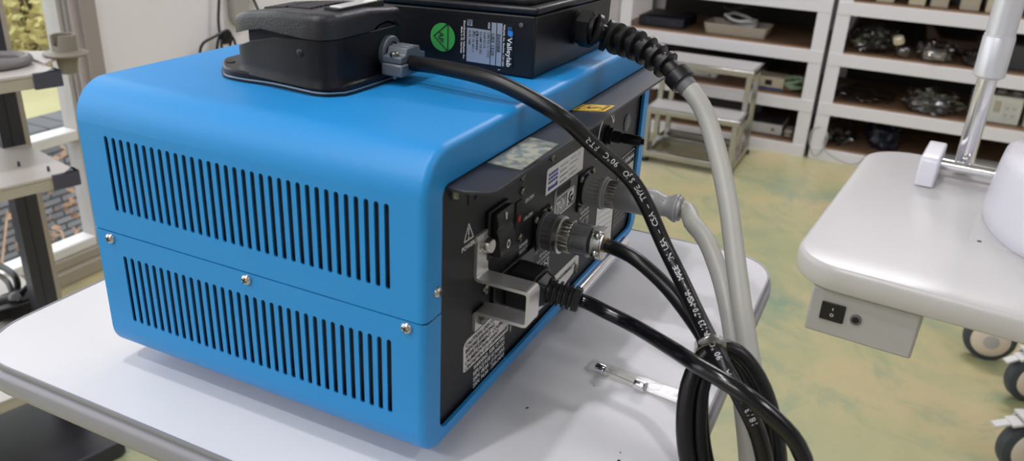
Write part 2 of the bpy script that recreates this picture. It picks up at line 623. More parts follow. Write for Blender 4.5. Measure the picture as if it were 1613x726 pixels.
def outdoors():
    mb = MB()
    rows = []
    from mathutils import noise as ns
    for j in range(24):
        y = 2.5 + j * .5
        rows.append([V((x, y, .10 + (y - 2.5) * .045 + .25 * min(1, (y - 2.5) / 2) * ns.noise(V((x * .6, y * .6, 1))))) for x in [-3 + .5 * i for i in range(36)]])
    mb.grid(rows)
    o = part('hillside_ground', mb, M['hill'])
    struct(o)
    mb = MB()
    mb.box((-2.5, 2.4, -1.2), (5, 2.55, .115))
    o = part('retaining_wall', mb, M['blocks'])
    struct(o)
    mb = MB()
    mb.box((-3, 1.7, -1.3), (6, 2.4, -1.2))
    struct(part('yard_ground', mb, M['hill']))
    # dry creeper over the block wall
    mb = MB()
    rn = random.Random(3)
    for k in range(46):
        c = V((rn.uniform(.7, 2.4), 2.35, rn.uniform(-.75, .05)))
        if rn.random() < .55:
            c.x = 1.35 + rn.uniform(-.22, .22)
        mb.leaves(c, (.09, .012, .09), 10, .018, 50 + k)
    for k in range(14):
        a = V((rn.uniform(.8, 2.2), 2.37, -.8))
        mb.tube(smooth_path([a, a + V((rn.uniform(-.1, .1), 0, .3)), a + V((rn.uniform(-.25, .25), -.01, rn.uniform(.5, .8)))], .05), .004, 6)
    o = part('dry_creeper', mb, M['dryleaf'])
    tag(o, 'dry brown creeper leaves clinging to the grey block wall outside', 'creeper', kind='stuff')
    specs = [((2.1, 3.3), .5, 'leafA', 'low yellow-green bush just beyond the block wall, lowest in the window'),
             ((3.2, 3.6), .5, 'leafA', 'yellow-green bush beyond the block wall, hidden behind the taupe window post'),
             ((2.75, 4.4), .48, 'leafC', 'rusty bush behind the low yellow-green one, middle of the window'),
             ((3.65, 4.95), .48, 'leafC', 'rusty bush with pinkish leaves farther up the slope by the window post'),
             ((4.1, 6.4), .85, 'leafB', 'grey-green tree on the slope at the top of the window'),
             ((5.7, 7.8), 1.1, 'leafB', 'tall grey-green tree seen beside the window sash'),
             ((1.1, 3.5), .45, 'leafA', 'yellow-green bush half hidden behind the dark trolley post'),
             ((4.2, 9.6), 1.3, 'leafB', 'farthest grey-green tree up the slope'),
             ((2.2, 6.6), .9, 'leafA', 'broad yellowing tree behind the rusty bushes')]
    for i, ((x, y), R, lm, lab) in enumerate(specs):
        z = .10 + (y - 2.5) * .045 + .25 * min(1, (y - 2.5) / 2) * ns.noise(V((x * .6, y * .6, 1)))
        z -= .06
        t = thing('bush' if R < .8 else 'tree', lab, 'bush' if R < .8 else 'tree', (x, y, z - .1), group='bushes and trees on the slope outside')
        mb = MB()
        mb.tube([V((x, y, z - .1)), V((x + .02, y, z + R * .6)), V((x, y + .03, z + R * 1.0))], [R * .06, R * .05, R * .03], 8)
        part('trunk', mb, M['bark'], t)
        mb = MB()
        mb.leaves((x, y, z + R * .75), (R * .95, R * .8, R * .8), 5200, .016 + R * .012, 100 + i)
        part('foliage', mb, M[lm], t)


outdoors()

# ================================================================== INSTRUMENT TABLE (under the generator)
def instrument_table():
    t = thing('instrument_table', 'white laminate table with grey edge trim carrying the blue generator', 'table', (.14, .086, 0))
    X0, X1, Y0, Y1 = -.030, .313, -.098, .2705
    mb = MB()
    mb.prism(rrect(X0, Y0, X1, Y1, (.03, .032, .04, .036), 10), (0, 0, 0), (1, 0, 0), (0, 1, 0), (0, 0, 1), .733, .75)
    part('tabletop', mb, M['white'], t)
    rows = []
    for off, z in ((0, .7502), (.0012, .7504), (.0016, .7488), (.0008, .7475), (.0008, .7462), (.0030, .7452), (.0036, .7435), (.0036, .7375), (.0028, .734), (.0008, .732), (-.004, .7315)):
        rows.append([V((a, b, z)) for a, b in rrect(X0 - off, Y0 - off, X1 + off, Y1 + off, (.03 + off, .032 + off, .04 + off, .036 + off), 10)])
    mb = MB()
    mb.grid(rows, True)
    part('edge_trim', mb, M['trimgrey'], t, ang=50)
    mb = MB()
    mb.lathe((.14, .086, .06), (0, 0, 1), [(0, .035), (.3, .035), (.3, .028), (.673, .028)], 24)
    part('column', mb, M['trimgrey'], t)
    mb = MB()
    mb.box((.02, -.05, .05), (.26, -.02, .08))
    mb.box((.02, .19, .05), (.26, .22, .08))
    mb.box((.12, -.05, .05), (.16, .22, .09))
    part('base_frame', mb, M['trimgrey'], t, bevel=.004)
    for x in (.03, .25):
        for y in (-.035, .205):
            mb = MB()
            mb.lathe((x, y - .01, .025), (0, 1, 0), [(0, .02), (.002, .025), (.018, .025), (.02, .02)], 20)
            part('caster', mb, M['tyre'], t)
    mb = MB()
    rn = random.Random(5)
    for (x, y) in ((.060, -.070), (.0545, -.071), (.055, -.079), (.050, -.0815), (.070, -.017), (.095, .012), (.105, -.040)):
        for q in range(3):
            mb.box((x + rn.uniform(-.0006, .0006), y + rn.uniform(-.0006, .0006), .7500), (x + rn.uniform(.0004, .0008), y + rn.uniform(.0004, .0008), .7503))
    o = part('crumbs', mb, M['dirt'])
    tag(o, 'dark specks of dirt scattered on the white table by the fuse', 'dirt', kind='stuff')


instrument_table()

# ================================================================== GENERATOR
W, D, ZB, ZT, ZS = .291, .187, .760, .900, .8284
RT, RB = .018, .013
YR = .003
GEN = thing('electrosurgical_generator', 'blue metal-cased medical generator with slotted side on the white table', 'generator', (W / 2, D / 2, .75))
UX, UZ, NY = V((1, 0, 0)), V((0, 0, 1)), V((0, -1, 0))


def outline(upper, d, op=False):
    """half outline of the case section in (x, z), inset by d; op gives the rear opening"""
    if op:
        x0, x1, z0, z1, rt, rb = .0126, W - .0126, .768, .884, .005, .006
    else:
        x0, x1, z0, z1 = d, W - d, ZB + d, ZT - d
        rt, rb = max(RT - d, .002), max(RB - d, .002)
    P = []
    if upper:
        P.append((x0, ZS + .0002))
        for k in range(9):
            a = PI - .5 * PI * k / 8
            P.append((x0 + rt + rt * math.cos(a), z1 - rt + rt * math.sin(a)))
        for k in range(9):
            a = .5 * PI - .5 * PI * k / 8
            P.append((x1 - rt + rt * math.cos(a), z1 - rt + rt * math.sin(a)))
        P.append((x1, ZS + .0002))
    else:
        P.append((x1, ZS - .0004))
        for k in range(9):
            a = -.5 * PI * k / 8
            P.append((x1 - rb + rb * math.cos(a), z0 + rb + rb * math.sin(a)))
        for k in range(9):
            a = -.5 * PI - .5 * PI * k / 8
            P.append((x0 + rb + rb * math.cos(a), z0 + rb + rb * math.sin(a)))
        P.append((x0, ZS - .0004))
    return P


def slotted(mb, x, sx, y0, y1, z0, z1, zb, zt, ya, pitch, n, w):
    """flat side sheet with n upright round-ended slots and their cut edges"""
    e = .0009 * sx
    h = w / 2
    def P(y, z, q=0):
        return V((x + q, y, z))
    first, last = ya - pitch / 2, ya + (n - .5) * pitch
    mb.face([P(y0, z0), P(first, z0), P(first, zb + h), P(first, zt - h), P(first, z1), P(y0, z1)])
    mb.face([P(last, z0), P(y1, z0), P(y1, z1), P(last, z1), P(last, zt - h), P(last, zb + h)])
    top = [(h * math.cos(PI * k / 8), h * math.sin(PI * k / 8)) for k in range(9)]
    for i in range(n):
        c = ya + i * pitch
        a, b = c - pitch / 2, c + pitch / 2
        s0, s1 = zb + h, zt - h
        mb.face([P(a, s0), P(c - h, s0), P(c - h, s1), P(a, s1)])
        mb.face([P(c + h, s0), P(b, s0), P(b, s1), P(c + h, s1)])
        mb.face([P(a, s1)] + [P(c + q, s1 + r) for q, r in reversed(top)][0:5] + [P(c, z1), P(a, z1)])
        mb.face([P(c, z1)] + [P(c + q, s1 + r) for q, r in reversed(top)][4:9] + [P(b, s1), P(b, z1)])
        mb.face([P(a, s0), P(a, z0), P(c, z0)] + [P(c + q, s0 - r) for q, r in top][4:9])
        mb.face([P(b, s0)] + [P(c + q, s0 - r) for q, r in top][0:5] + [P(c, z0), P(b, z0)])
        ring = [(c + q, s1 + r) for q, r in top] + [(c - q, s0 - r) for q, r in top]
        mb.grid([[P(q, r) for q, r in ring], [P(q, r, e) for q, r in ring]], True)


def cover(upper):
    mb = MB()
    st = [(D, 0), (YR + .0005, 0)]
    for k in range(1, 6):
        a = .5 * PI * k / 5
        st.append((YR + .0005 - (YR + .0005) * math.sin(a), .0032 * (1 - math.cos(a))))
    rows = [[V((x, y, z)) for x, z in outline(upper, d)] for y, d in st]
    rows.append([V((x, 0, z)) for x, z in outline(upper, 0, True)])
    rows.append([V((x, .0018, z)) for x, z in outline(upper, 0, True)])
    R = [[mb.b.verts.new(p) for p in r] for r in rows]
    n = len(R[0])
    for i in range(len(R) - 1):
        for j in range(n - 1):
            if i == 0 and j in (0, n - 2):
                continue
            mb.b.faces.new((R[i][j], R[i][j + 1], R[i + 1][j + 1], R[i + 1][j]))
    ya, pit = .0175, .004755
    for x, s in ((0, 1), (W, -1)):
        if upper:
            slotted(mb, x, s, YR + .0005, D, ZS + .0002, ZT - RT, .8403, .8775, ya, pit, 33, .0023)
        else:
            slotted(mb, x, s, YR + .0005, D, ZB + RB, ZS - .0004, .7802, .8168, ya, pit, 33, .0023)
    # bottom/top closing lips at the seam
    for x, s in ((0, 1), (W, -1)):
        z = ZS + .0002 if upper else ZS - .0004
        mb.face([V((x, .002, z)), V((x, D, z)), V((x + s * .0013, D, z)), V((x + s * .0013, .002, z))])
    return part('upper_cover' if upper else 'lower_cover', mb, M['blue'], GEN, doubles=True, ang=40, flatx=True)


cover(True)
cover(False)
mb = MB()
mb.box((.006, .012, .768), (W - .006, D - .006, .888))
part('inner_chassis', mb, M['chassis'], GEN)
mb = MB()
mb.prism(rrect(.001, ZB + .001, W - .001, ZT - .001, (RB, RB, RT, RT), 8), (0, D + .002, 0), UX, UZ, (0, -1, 0), 0, .006)
part('front_bezel', mb, M['offwhite'], GEN, bevel=.001)
mb = MB()
mb.box((.0105, YR, .766), (W - .0105, YR + .003, .886))
rear = part('rear_panel', mb, M['panelblack'], GEN)
for (x, y) in ((.05, .022), (.24, .022), (.05, .165), (.24, .165)):
    mb = MB()
    mb.lathe((x, y, .75), (0, 0, 1), [(0, .007), (.009, .008), (.0105, .008)], 20)
    part('rubber_foot', mb, M['softblack'], GEN)
# black strip painted as the shadow slit between flange and panel, upper left
mb = MB()
mb.box((.0123, .0021, .8625), (.0158, .0030, .8835))
mb.box((.0390, .0026, .8665), (.0400, .0031, .8745))
mb.box((.0458, .0026, .8668), (.0468, .0031, .8730))
part('slots_and_shade', mb, M['inkblack'], rear)
# hood over the rear panel
mb = MB()
mb.prism([(.0146, .001), (.0146, -.0085), (.0185, -.0178), (.0215, -.0190), (W - .0215, -.0190), (W - .0185, -.0178), (W - .0146, -.0085), (W - .0146, .001)], (0, 0, 0), UX, (0, 1, 0), UZ, .8818, .8834)
hood = part('rear_hood', mb, M['hood'], GEN, bevel=.0003)
screw(GEN, (0, .1772, .8247), (-1, 0, 0), .0026)
screw(GEN, (0, .0923, .8249), (-1, 0, 0), .0026)
screw(GEN, (0, .0086, .8252), (-1, 0, 0), .0026)
screw(GEN, (.0090, 0, .8398), (0, -1, 0), .0024)
screw(GEN, (W, .009, .8450), (1, 0, 0), .0026)
screw(GEN, (.0279, YR, .8765), (0, -1, 0), .0038, m='bronze')
for (x, z) in ((.130, .8615), (.0938, .862), (.0939, .8548), (.0938, .8302)):
    screw(GEN, (x, YR, z), NY, .0022, m='bronze')
for (x, z) in ((.0581, .8178), (.1204, .7735)):
    screw(GEN, (x, YR, z), NY, .0026, m='bronze')
for (x, z) in ((.1786, .7768),):
    screw(GEN, (x, YR, z), NY, .0030, m='bronze')


def PP(x, z, off=0):
    return V((x, YR - off, z))


# --- rocker switch
mb = MB()
mb.prism(rrect(.0560, .8335, .0765, .8575, .001, 3), (0, YR, 0), UX, UZ, NY, 0, .0022)
sw = part('power_switch', mb, M['blackplastic'], GEN, bevel=.0006)
mb = MB()
prof = [(-.0002, .8350), (-.0052, .8352), (-.0040, .8452), (-.0028, .8475), (-.0036, .8500), (-.0026, .8562), (-.0002, .8562)]
mb.prism([(YR - .002 + a * 1.0, z) for a, z in prof], (0, 0, 0), (0, 1, 0), UZ, UX, .0585, .0742)
part('rocker', mb, M['blackplastic'], sw, bevel=.0004)
mb = MB()
mb.box((.0660, YR - .0058, .8515), (.0665, YR - .0050, .8548))
mb.ring((.0663, YR - .00715, .8395), UX, UZ, .0011, .0017, seg=20, off=0, ry=1.3)
part('legend', mb, M['ink'], sw)
# --- voltage selector
mb = MB()
mb.box((.0875, YR - .0006, .8370), (.0938, YR + .001, .8508))
vs = part('voltage_selector', mb, M['inkblack'], GEN)
mb = MB()
mb.box((.0884, YR - .0016, .8406), (.0910, YR - .0004, .8436))
part('slider', mb, M['red'], vs, bevel=.0003, label='red slider')

# --- panel print
mb = MB()
tri = [PP(.0401, .8577), PP(.0362, .8502), PP(.0445, .8500)]
mb.line(tri, .0005, NY, closed=True)
mb.line([PP(.0402, .8555), PP(.0402, .8525)], .0007, NY)
mb.line([PP(.0402, .8513), PP(.0402, .8508)], .0007, NY)
mb.text('POWER', PP(.0403, .8460), UX, UZ, .0022, .0118, 'C', bold=.012)
part('power_print', mb, M['ink'], rear)
mb = MB()
mb.text('220-240V', PP(.1035, .8470), UX, UZ, .0019, .0105, 'C', bold=.012)
mb.text('110-120V', PP(.1033, .8375), UX, UZ, .0019, .0105, 'C', bold=.012)
mb.text('POWER', PP(.0990, .8235), UX, UZ, .0021, .0098, 'C', bold=.012)
mb.text('SELECT', PP(.0992, .8203), UX, UZ, .0021, .0098, 'C', bold=.012)
part('selector_print', mb, M['ink'], rear)
mb = MB()
mb.text('BIPOLAR', PP(.1265, .8075), UX, UZ, .0019, .0110, 'C', bold=.012)
mb.text('FOOTSWITCH', PP(.1265, .8045), UX, UZ, .0019, .0165, 'C', bold=.012)
for q in (0, 1):
    x0 = .1185 + q * .0
mb.line([PP(.1190, .8030), PP(.1345, .8030), PP(.1345, .7960), PP(.1190, .7960)], .0004, NY, closed=True)
mb.line([PP(.1200, .7968), PP(.1245, .8020), PP(.1250, .7968)], .0007, NY)
mb.line([PP(.1285, .7968), PP(.1285, .8018), PP(.1330, .7990), PP(.1330, .8020)], .0007, NY)
part('bipolar_print', mb, M['ink'], rear)
mb = MB()
mb.text('MONOPOLAR', PP(.1865, .8110), UX, UZ, .0019, .0140, 'C', bold=.012)
mb.text('FOOTSWITCH', PP(.1865, .8080), UX, UZ, .0019, .0155, 'C', bold=.012)
mb.line([PP(.1800, .8062), PP(.1940, .8062), PP(.1940, .7990), PP(.1800, .7990)], .0004, NY, closed=True)
mb.line([PP(.1815, .7998), PP(.1860, .8050), PP(.1865, .7998)], .0007, NY)
mb.line([PP(.1890, .8000), PP(.1930, .8052)], .0006, NY)
part('monopolar_print', mb, M['ink'], rear)
mb = MB()
for i, s in enumerate(('WARNING:  RISK OF FIRE.', 'REPLACE FUSE AS MARKED', '250V, F8.0A - (110-120V)', '250V, F4.0A - (200-240V)')):
    mb.text(s, PP(.0485, .7785 - i * .0034), UX, UZ, .0023, .0335, 'L', bold=.016)
tri = [PP(.0872, .7853), PP(.0905, .7842), PP(.0885, .7792)]
mb.line(tri, .0005, NY, closed=True)
mb.line([PP(.0910, .7885), PP(.0945, .7885), PP(.0880, .7800)], .0004, NY)
part('fuse_warning', mb, M['ink'], rear)
mb = MB()
mb.ring(PP(.2135, .8520), UX, UZ, .0128, .0142, .15 * PI, 1.05 * PI, 24)
mb.ring(PP(.2135, .8520), UX, UZ, .0118, .0147, .12 * PI, .42 * PI, 12)
mb.text('V', PP(.2010, .8420), UX, UZ, .0026, None, 'C', bold=.02)
mb.line([PP(.1985, .8405), PP(.2035, .8405), PP(.2035, .8460), PP(.1985, .8460)], .0004, NY, closed=True)
mb.line([PP(.2150, .8330), PP(.2190, .8330)], .0007, NY)
mb.line([PP(.2170, .8312), PP(.2170, .8348)], .0007, NY)
part('volume_print', mb, M['ink'], rear)


def plate(name, poly, m, parent, h=.0003, **k):
    mb = MB()
    mb.prism(poly, (0, YR, 0), UX, UZ, NY, 0, h)
    return part(name, mb, m, parent, **k)


# big white sticker with address block
st = plate('sticker', [(.1237, .8423), (.1763, .8413), (.1758, .8555), (.1255, .8565), (.1240, .8553)], M['paper'], GEN, label='white printed sticker')
mb = MB()
for r in range(3):
    z = .8535 - r * .0022
    for c in range(4):
        mb.prism([(.1262 + c * .0032, z - .0014), (.1288 + c * .0032, z - .0014), (.1288 + c * .0032, z), (.1262 + c * .0032, z)], (0, YR, 0), UX, UZ, NY, .0003, .0004)
mb.prism([(.1262, .8440), (.1388, .8440), (.1388, .8466), (.1345, .8456), (.1262, .8462)], (0, YR, 0), UX, UZ, NY, .0003, .0004)
part('sticker_blocks', mb, M['navyink'], st)
mb = MB()
for r in range(4):
    z = .8530 - r * .0030
    mb.line([PP(.1420, z, .0003), PP(.1525 - (r % 2) * .002, z, .0003)], .0009, NY)
    mb.line([PP(.1560, z + .0002, .0003), PP(.1640 + (r % 2) * .003, z + .0002, .0003)], .0007, NY)
mb.text('H', PP(.1680, .8515, .0003), UX, UZ, .0026)
part('sticker_text', mb, M['silverlabel'], st)
# grey approval decal with black field, TUV and mark
dc = plate('approval_decal', rrect(.1365, .8235, .1700, .8408, .003, 4), M['conngrey'], GEN, h=.0002)
plate('decal_field', rrect(.1395, .8362, .1590, .8405, .0012, 3), M['inkblack'], dc, h=.0003)
mb = MB()
mb.line([PP(a, b, .0002) for a, b in rrect(.1380, .8242, .1665, .8350, .003, 4)], .0006, NY, closed=True)
mb.text('TÜV', PP(.1465, .8275, .0002), UX, UZ, .0050, .0130, 'C', bold=.02)
mb.prism(rrect(.1555, .8252, .1650, .8340, .001, 3), (0, YR, 0), UX, UZ, NY, .0002, .0003)
part('decal_print', mb, M['ink'], dc)
mb = MB()
mb.ring(PP(.1602, .8300, .0003), UX, UZ, .0016, .0032, .35 * PI, 1.9 * PI, 16)
mb.line([PP(.1602, .8296, .0003), PP(.1635, .8296, .0003)], .0012, NY)
mb.line([PP(.1570, .8262, .0003), PP(.1635, .8262, .0003)], .0010, NY)
part('decal_mark', mb, M['inkblack'], dc)
# pinstriped paper label and its dark neighbour
lb = plate('striped_label', [(.2095, .7780), (.2425, .7740), (.2420, .7938), (.2097, .8052)], M['paper'], GEN)
mb = MB()
for r in range(6):
    z = .8010 - r * .0038
    mb.line([PP(.2115, z, .0003), PP(.2405, z - .0040, .0003)], .0004, NY)
part('label_lines', mb, M['silverlabel'], lb)
dk = plate('dark_text_plate', rrect(.2440, .7755, .2770, .7990, .001, 3), M['hood'], GEN, h=.0003)
mb = MB()
for r in range(6):
    z = .7965 - r * .0034
    mb.line([PP(.2460, z, .0003), PP(.2740 - (r % 3) * .003, z, .0003)], .0006, NY)
part('plate_lines', mb, M['conngrey'], dk)
# maker's plate at the upper right
mp = plate('maker_plate', rrect(.2440, .7998, .2785, .8270, .003, 4), M['panelblack'], GEN, h=.0003)
mb = MB()
mb.line([PP(a, b, .0003) for a, b in rrect(.2447, .8005, .2778, .8263, .003, 4)], .0003, NY, closed=True)
mb.text('Valleylab', PP(.2575, .8205, .0003), UX, UZ, .0030, .0190, 'L', bold=.02)
mb.ring(PP(.2508, .8218, .0003), UX, UZ, 0, .0026, seg=20)
part('plate_print', mb, M['ink'], mp)
mb = MB()
mb.prism([(.2610, .8010), (.2775, .8005), (.2772, .8172), (.2608, .8176)], (0, YR, 0), UX, UZ, NY, .0003, .0005)
part('plate_field', mb, M['cream'], mp)
# caution label
cl = plate('caution_label', [(.0385, .7832), (.0400, .7825), (.0850, .7818), (.0853, .7885), (.0835, .7990), (.0420, .7990), (.0395, .7982), (.0381, .7965)], M['paper'], GEN, label='cream caution label')
mb = MB()
for i, s in enumerate(('CAUTION: DISCONNECT', 'BEFORE SERVICING.', 'AVERTISSEMENT: COUPLER', "L'ALIMENTATION AVANT", "L'ENTRETIEN ET LE DEPANNAGE")):
    mb.text(s, PP(.0398, .7956 - i * .0031, .0003), UX, UZ, .0021, (.040, .030, .042, .034, .044)[i], 'L', bold=.02)
part('caution_text', mb, M['inkblack'], cl)
cf = plate('conformity_label', [(.1235, .7735), (.1620, .7731), (.1830, .7766), (.1826, .7857), (.1240, .7862)], M['paper'], GEN)
mb = MB()
mb.text('ES CONFORMABLE PC', PP(.1420, .7800, .0003), UX, UZ, .0026, .036, 'L', bold=.015)
mb.text('PC', PP(.1500, .7750, .0003), UX, UZ, .0024, None, 'L', bold=.015)
part('label_text', mb, M['inkblack'], cf)
# potentiometer shaft, blanking plug
mb = MB()
mb.lathe(PP(.2142, .8515), NY, [(-.001, .0062), (.0022, .0062), (.0022, .0052), (.0045, .0052), (.0045, .0036), (.0095, .0036), (.0095, .0030), (.0105, .0030)], 6 * 4)
ct = part('volume_control', mb, M['softblack'], GEN)
mb = MB()
mb.lathe(PP(.2142, .8515, .0105), NY, [(0, .0026), (.0008, .0033), (.0110, .0033), (.0118, .0028)], 24, flute=(1, 2, 4, .0003))
mb.box((.2136, YR - .0240, .8498), (.2148, YR - .0222, .8532))
part('shaft', mb, M['blackplastic'], ct)
mb = MB()
mb.lathe(PP(.2532, .8500), NY, [(0, .0058), (.0006, .0058), (.0012, .0046), (.0013, .0002)], 28)
mb.lathe(PP(.2432, .8492), NY, [(0, .0010), (.0003, .0010)], 12)
part('blanking_plug', mb, M['connblack'], GEN)
# hood stickers
mb = MB()
mb.prism([(.0480, -.0010), (.0480, -.0170), (.0885, -.0165), (.0905, -.0010)], (0, 0, 0), UX, (0, 1, 0), UZ, .8834, .8837)
part('worn_label', mb, M['foil'], hood, label='old scratched foil label')
mb = MB()
yo = V((.1457, .0002, .8834))
yu = V((.0075, -.0153, 0))   # along the sticker
yv = V((.0142, -.0008, 0))
mb.prism([(0, 0), (1, 0), (1, 1), (0, 1)], yo, yu, yv, UZ, 0, .0002)
yl = part('yellow_warning_label', mb, M['yellow'], hood)
mb = MB()
yn, Yu, Yv = UZ, yu.normalized(), yv.normalized()
def yp(a, b):
    return yo + yu * a + yv * b + UZ * .0002
mb.line([yp(.10, .10), yp(.74, .50), yp(.10, .90)], .0005, UZ, closed=True)
mb.line([yp(.20, .45), yp(.34, .62), yp(.36, .38), yp(.58, .50)], .0007, UZ)
mb.line([yp(.30, .06), yp(.80, .06), yp(.80, .94), yp(.10, .94)], .0003, UZ)
for b in (.2, .4, .6, .8):
    mb.line([yp(.88, b - .07), yp(.88, b + .06)], .0008, UZ)
part('warning_print', mb, M['inkblack'], yl)

# --- circular receptacles on the panel
for (x, z) in ((.120, .8245), (.1830, .8268)):
    mb = MB()
    mb.prism(rrect(x - .0112, z - .0112, x + .0112, z + .0112, .0015, 3), (0, YR, 0), UX, UZ, NY, 0, .0011)
    mb.lathe(PP(x, z), NY, [(.0010, .0096), (.0014, .0096)], 28)
    rc = part('receptacle', mb, M['blackplastic'], GEN)
    for (a, b) in ((-1, 1), (1, 1), (-1, -1), (1, -1)):
        screw(rc, PP(x + a * .0090, z + b * .0090, .0011), NY, .0020, m='bronze', slot=False)

# --- aluminium cord bracket
mb = MB()
T_ = .0015
yo_, z1, z0 = -.0240, .8278, .8112
path = [(YR, .8493), (YR, z1), (yo_, z1), (yo_, z0), (YR, z0), (YR, .8012)]
# centre line offset strip built as an outline in (y, z)
def strip(path, t, r=.0022):
    pts = []
    n = len(path)
    for i, (y, z) in enumerate(path):
        if 0 < i < n - 1:
            a = V((path[i - 1][0] - y, path[i - 1][1] - z, 0)).normalized()
            b = V((path[i + 1][0] - y, path[i + 1][1] - z, 0)).normalized()
            c = V((y, z, 0))
            for k in range(6):
                q = k / 5
                p = (c + a * r) * (1 - q) ** 2 + c * 2 * q * (1 - q) + (c + b * r) * q * q
                pts.append((p.x, p.y))
        else:
            pts.append((y, z))
    L, R = [], []
    for i, p in enumerate(pts):
        a = pts[max(i - 1, 0)]
        b = pts[min(i + 1, len(pts) - 1)]
        d = V((b[0] - a[0], b[1] - a[1], 0)).normalized()
        nn = V((-d.y, d.x, 0)) * t / 2
        L.append((p[0] + nn.x, p[1] + nn.y))
        R.append((p[0] - nn.x, p[1] - nn.y))
    return L, R
shift = [(y - T_ / 2 if y > 0 else y, z) for y, z in path]
L_, R_ = strip(shift, T_)
rows = [[V((.0463, y, z)) for y, z in L_], [V((.0573, y, z)) for y, z in L_], [V((.0573, y, z)) for y, z in R_], [V((.0463, y, z)) for y, z in R_], [V((.0463, y, z)) for y, z in L_]]
mb.grid(rows)
for k in (0, -1):
    mb.face([r[k] for r in rows[:4]])
bk = part('cord_bracket', mb, M['brackmetal'], GEN, doubles=True, ang=30)
mb = MB()
mb.lathe((.0520, YR - T_, .8436), NY, [(0, .0042), (.0012, .0042), (.0012, .0034), (.0040, .0034), (.0046, .0030)], 24)
b1 = part('bolt', mb, M['screw'], bk)
mb = MB()
mb.lathe((.0520, YR - T_, .8063), NY, [(0, .0034), (.0020, .0034), (.0028, .0020), (.003, .0003)], 20)
part('bolt', mb, M['bronze'], bk)
# chrome bail along the rear bottom edge
mb = MB()
mb.tube([V((.168, -.0015, .7625)), V((.262, -.0015, .7625))], .0040, 18)
part('tilt_bar', mb, M['chrome'], GEN, label='chrome bar under the rear edge')
# --- mains inlet behind the plug
mb = MB()
mb.prism(rrect(.0640, .7985, .1090, .8205, .003, 4), (0, YR, 0), UX, UZ, NY, 0, .0022)
part('mains_inlet', mb, M['blackplastic'], GEN, bevel=.0005)

# ================================================================== MAINS CORD
pc = thing('mains_cord', 'shiny black mains cord plugged low into the generator rear, passing through the bracket', 'cord', (.0865, -.03, .75))
mb = MB()
mb.prism(rrect(.0745, .8008, .0990, .8185, (.002, .002, .006, .006), 5), (0, YR - .0025, 0), UX, UZ, NY, 0, .0140, taper=.95)
mb.prism(rrect(.0765, .8020, .0965, .8165, .004, 5), (0, YR - .0165, 0), UX, UZ, NY, 0, .0050, taper=.72)
plug = part('plug', mb, M['softblack'], pc, bevel=.0006)
mb = MB()
prof = [(0, .0062)]
t0 = 0
for k in range(5):
    prof += [(t0 + .0005, .0064), (t0 + .0016, .0064), (t0 + .0018, .0048), (t0 + .0026, .0048)]
    t0 += .0027
prof += [(t0, .0064), (t0 + .0032, .0062), (t0 + .0038, .0052)]
sd = (dep(905, 470, .400) - V((.0865, -.0175, .8095))).normalized()
mb.lathe((.0865, -.0165, .8095), sd, prof, 24)
part('strain_relief', mb, M['softblack'], plug)
pts = smooth_path([V((.0865, -.0165, .8095)) + sd * .012, V((.0865, -.0165, .8095)) + sd * .020, dep(950, 489, .393), dep(1000, 514, .383), dep(1050, 544, .354), dep(1100, 576, .333), dep(1165, 616, .3215), dep(1222, 661, .319), dep(1256, 700, .318), dep(1272, 745, .318), dep(1283, 820, .325)])
mb = MB()
mb.tube(pts, .0035, 16)
part('cord', mb, M['cordshiny'], pc)

# ================================================================== BLACK SINGLE FOOT PEDAL with its coiled cord
FP = thing('foot_pedal', 'black cast single foot pedal on top of the blue generator, nearest its slotted side', 'foot pedal', (.075, .105, .900))
base = [(.0430, .0850), (.0445, .0790), (.0490, .0745), (.0560, .0720), (.0960, .0715), (.1020, .0735), (.1060, .0790), (.1080, .0900), (.1060, .1300), (.0960, .1500), (.0900, .1540), (.0650, .1540), (.0580, .1520), (.0480, .1430), (.0440, .1360), (.0435, .1250), (.0450, .1100)]
def grow(poly, d):
    cx = sum(p[0] for p in poly) / len(poly)
    cy = sum(p[1] for p in poly) / len(poly)
    return [(cx + (x - cx) * (1 + d), cy + (y - cy) * (1 + d)) for x, y in poly]
def resample(poly, n=4):
    P = smooth_path([V((x, y, 0)) for x, y in poly + [poly[0]]], .0025)[:-1]
    return [(p.x, p.y) for p in P]
bp = resample(base)
mb = MB()
mb.prism(bp, (0, 0, 0), UX, (0, 1, 0), UZ, .9002, .9012)
part('base_gasket', mb, M['softblack'], FP)
mb = MB()
mb.prism(grow(bp, -.012), (0, 0, 0), UX, (0, 1, 0), UZ, .9012, .9019)
part('base_or_shade_plate', mb, M['alu'], FP, label='thin bright-edged base plate')
mb = MB()
mb.prism(grow(bp, -.012), (0, 0, 0), UX, (0, 1, 0), UZ, .9019, .9050, taper=.99)
fl = part('base_flange', mb, M['castsmooth'], FP, bevel=.0008)
mb = MB()
mb.lathe((.0555, .1440, .9050), UZ, [(0, .0022), (.0003, .0022)], 20)
part('mounting_hole', mb, M['inkblack'], fl)
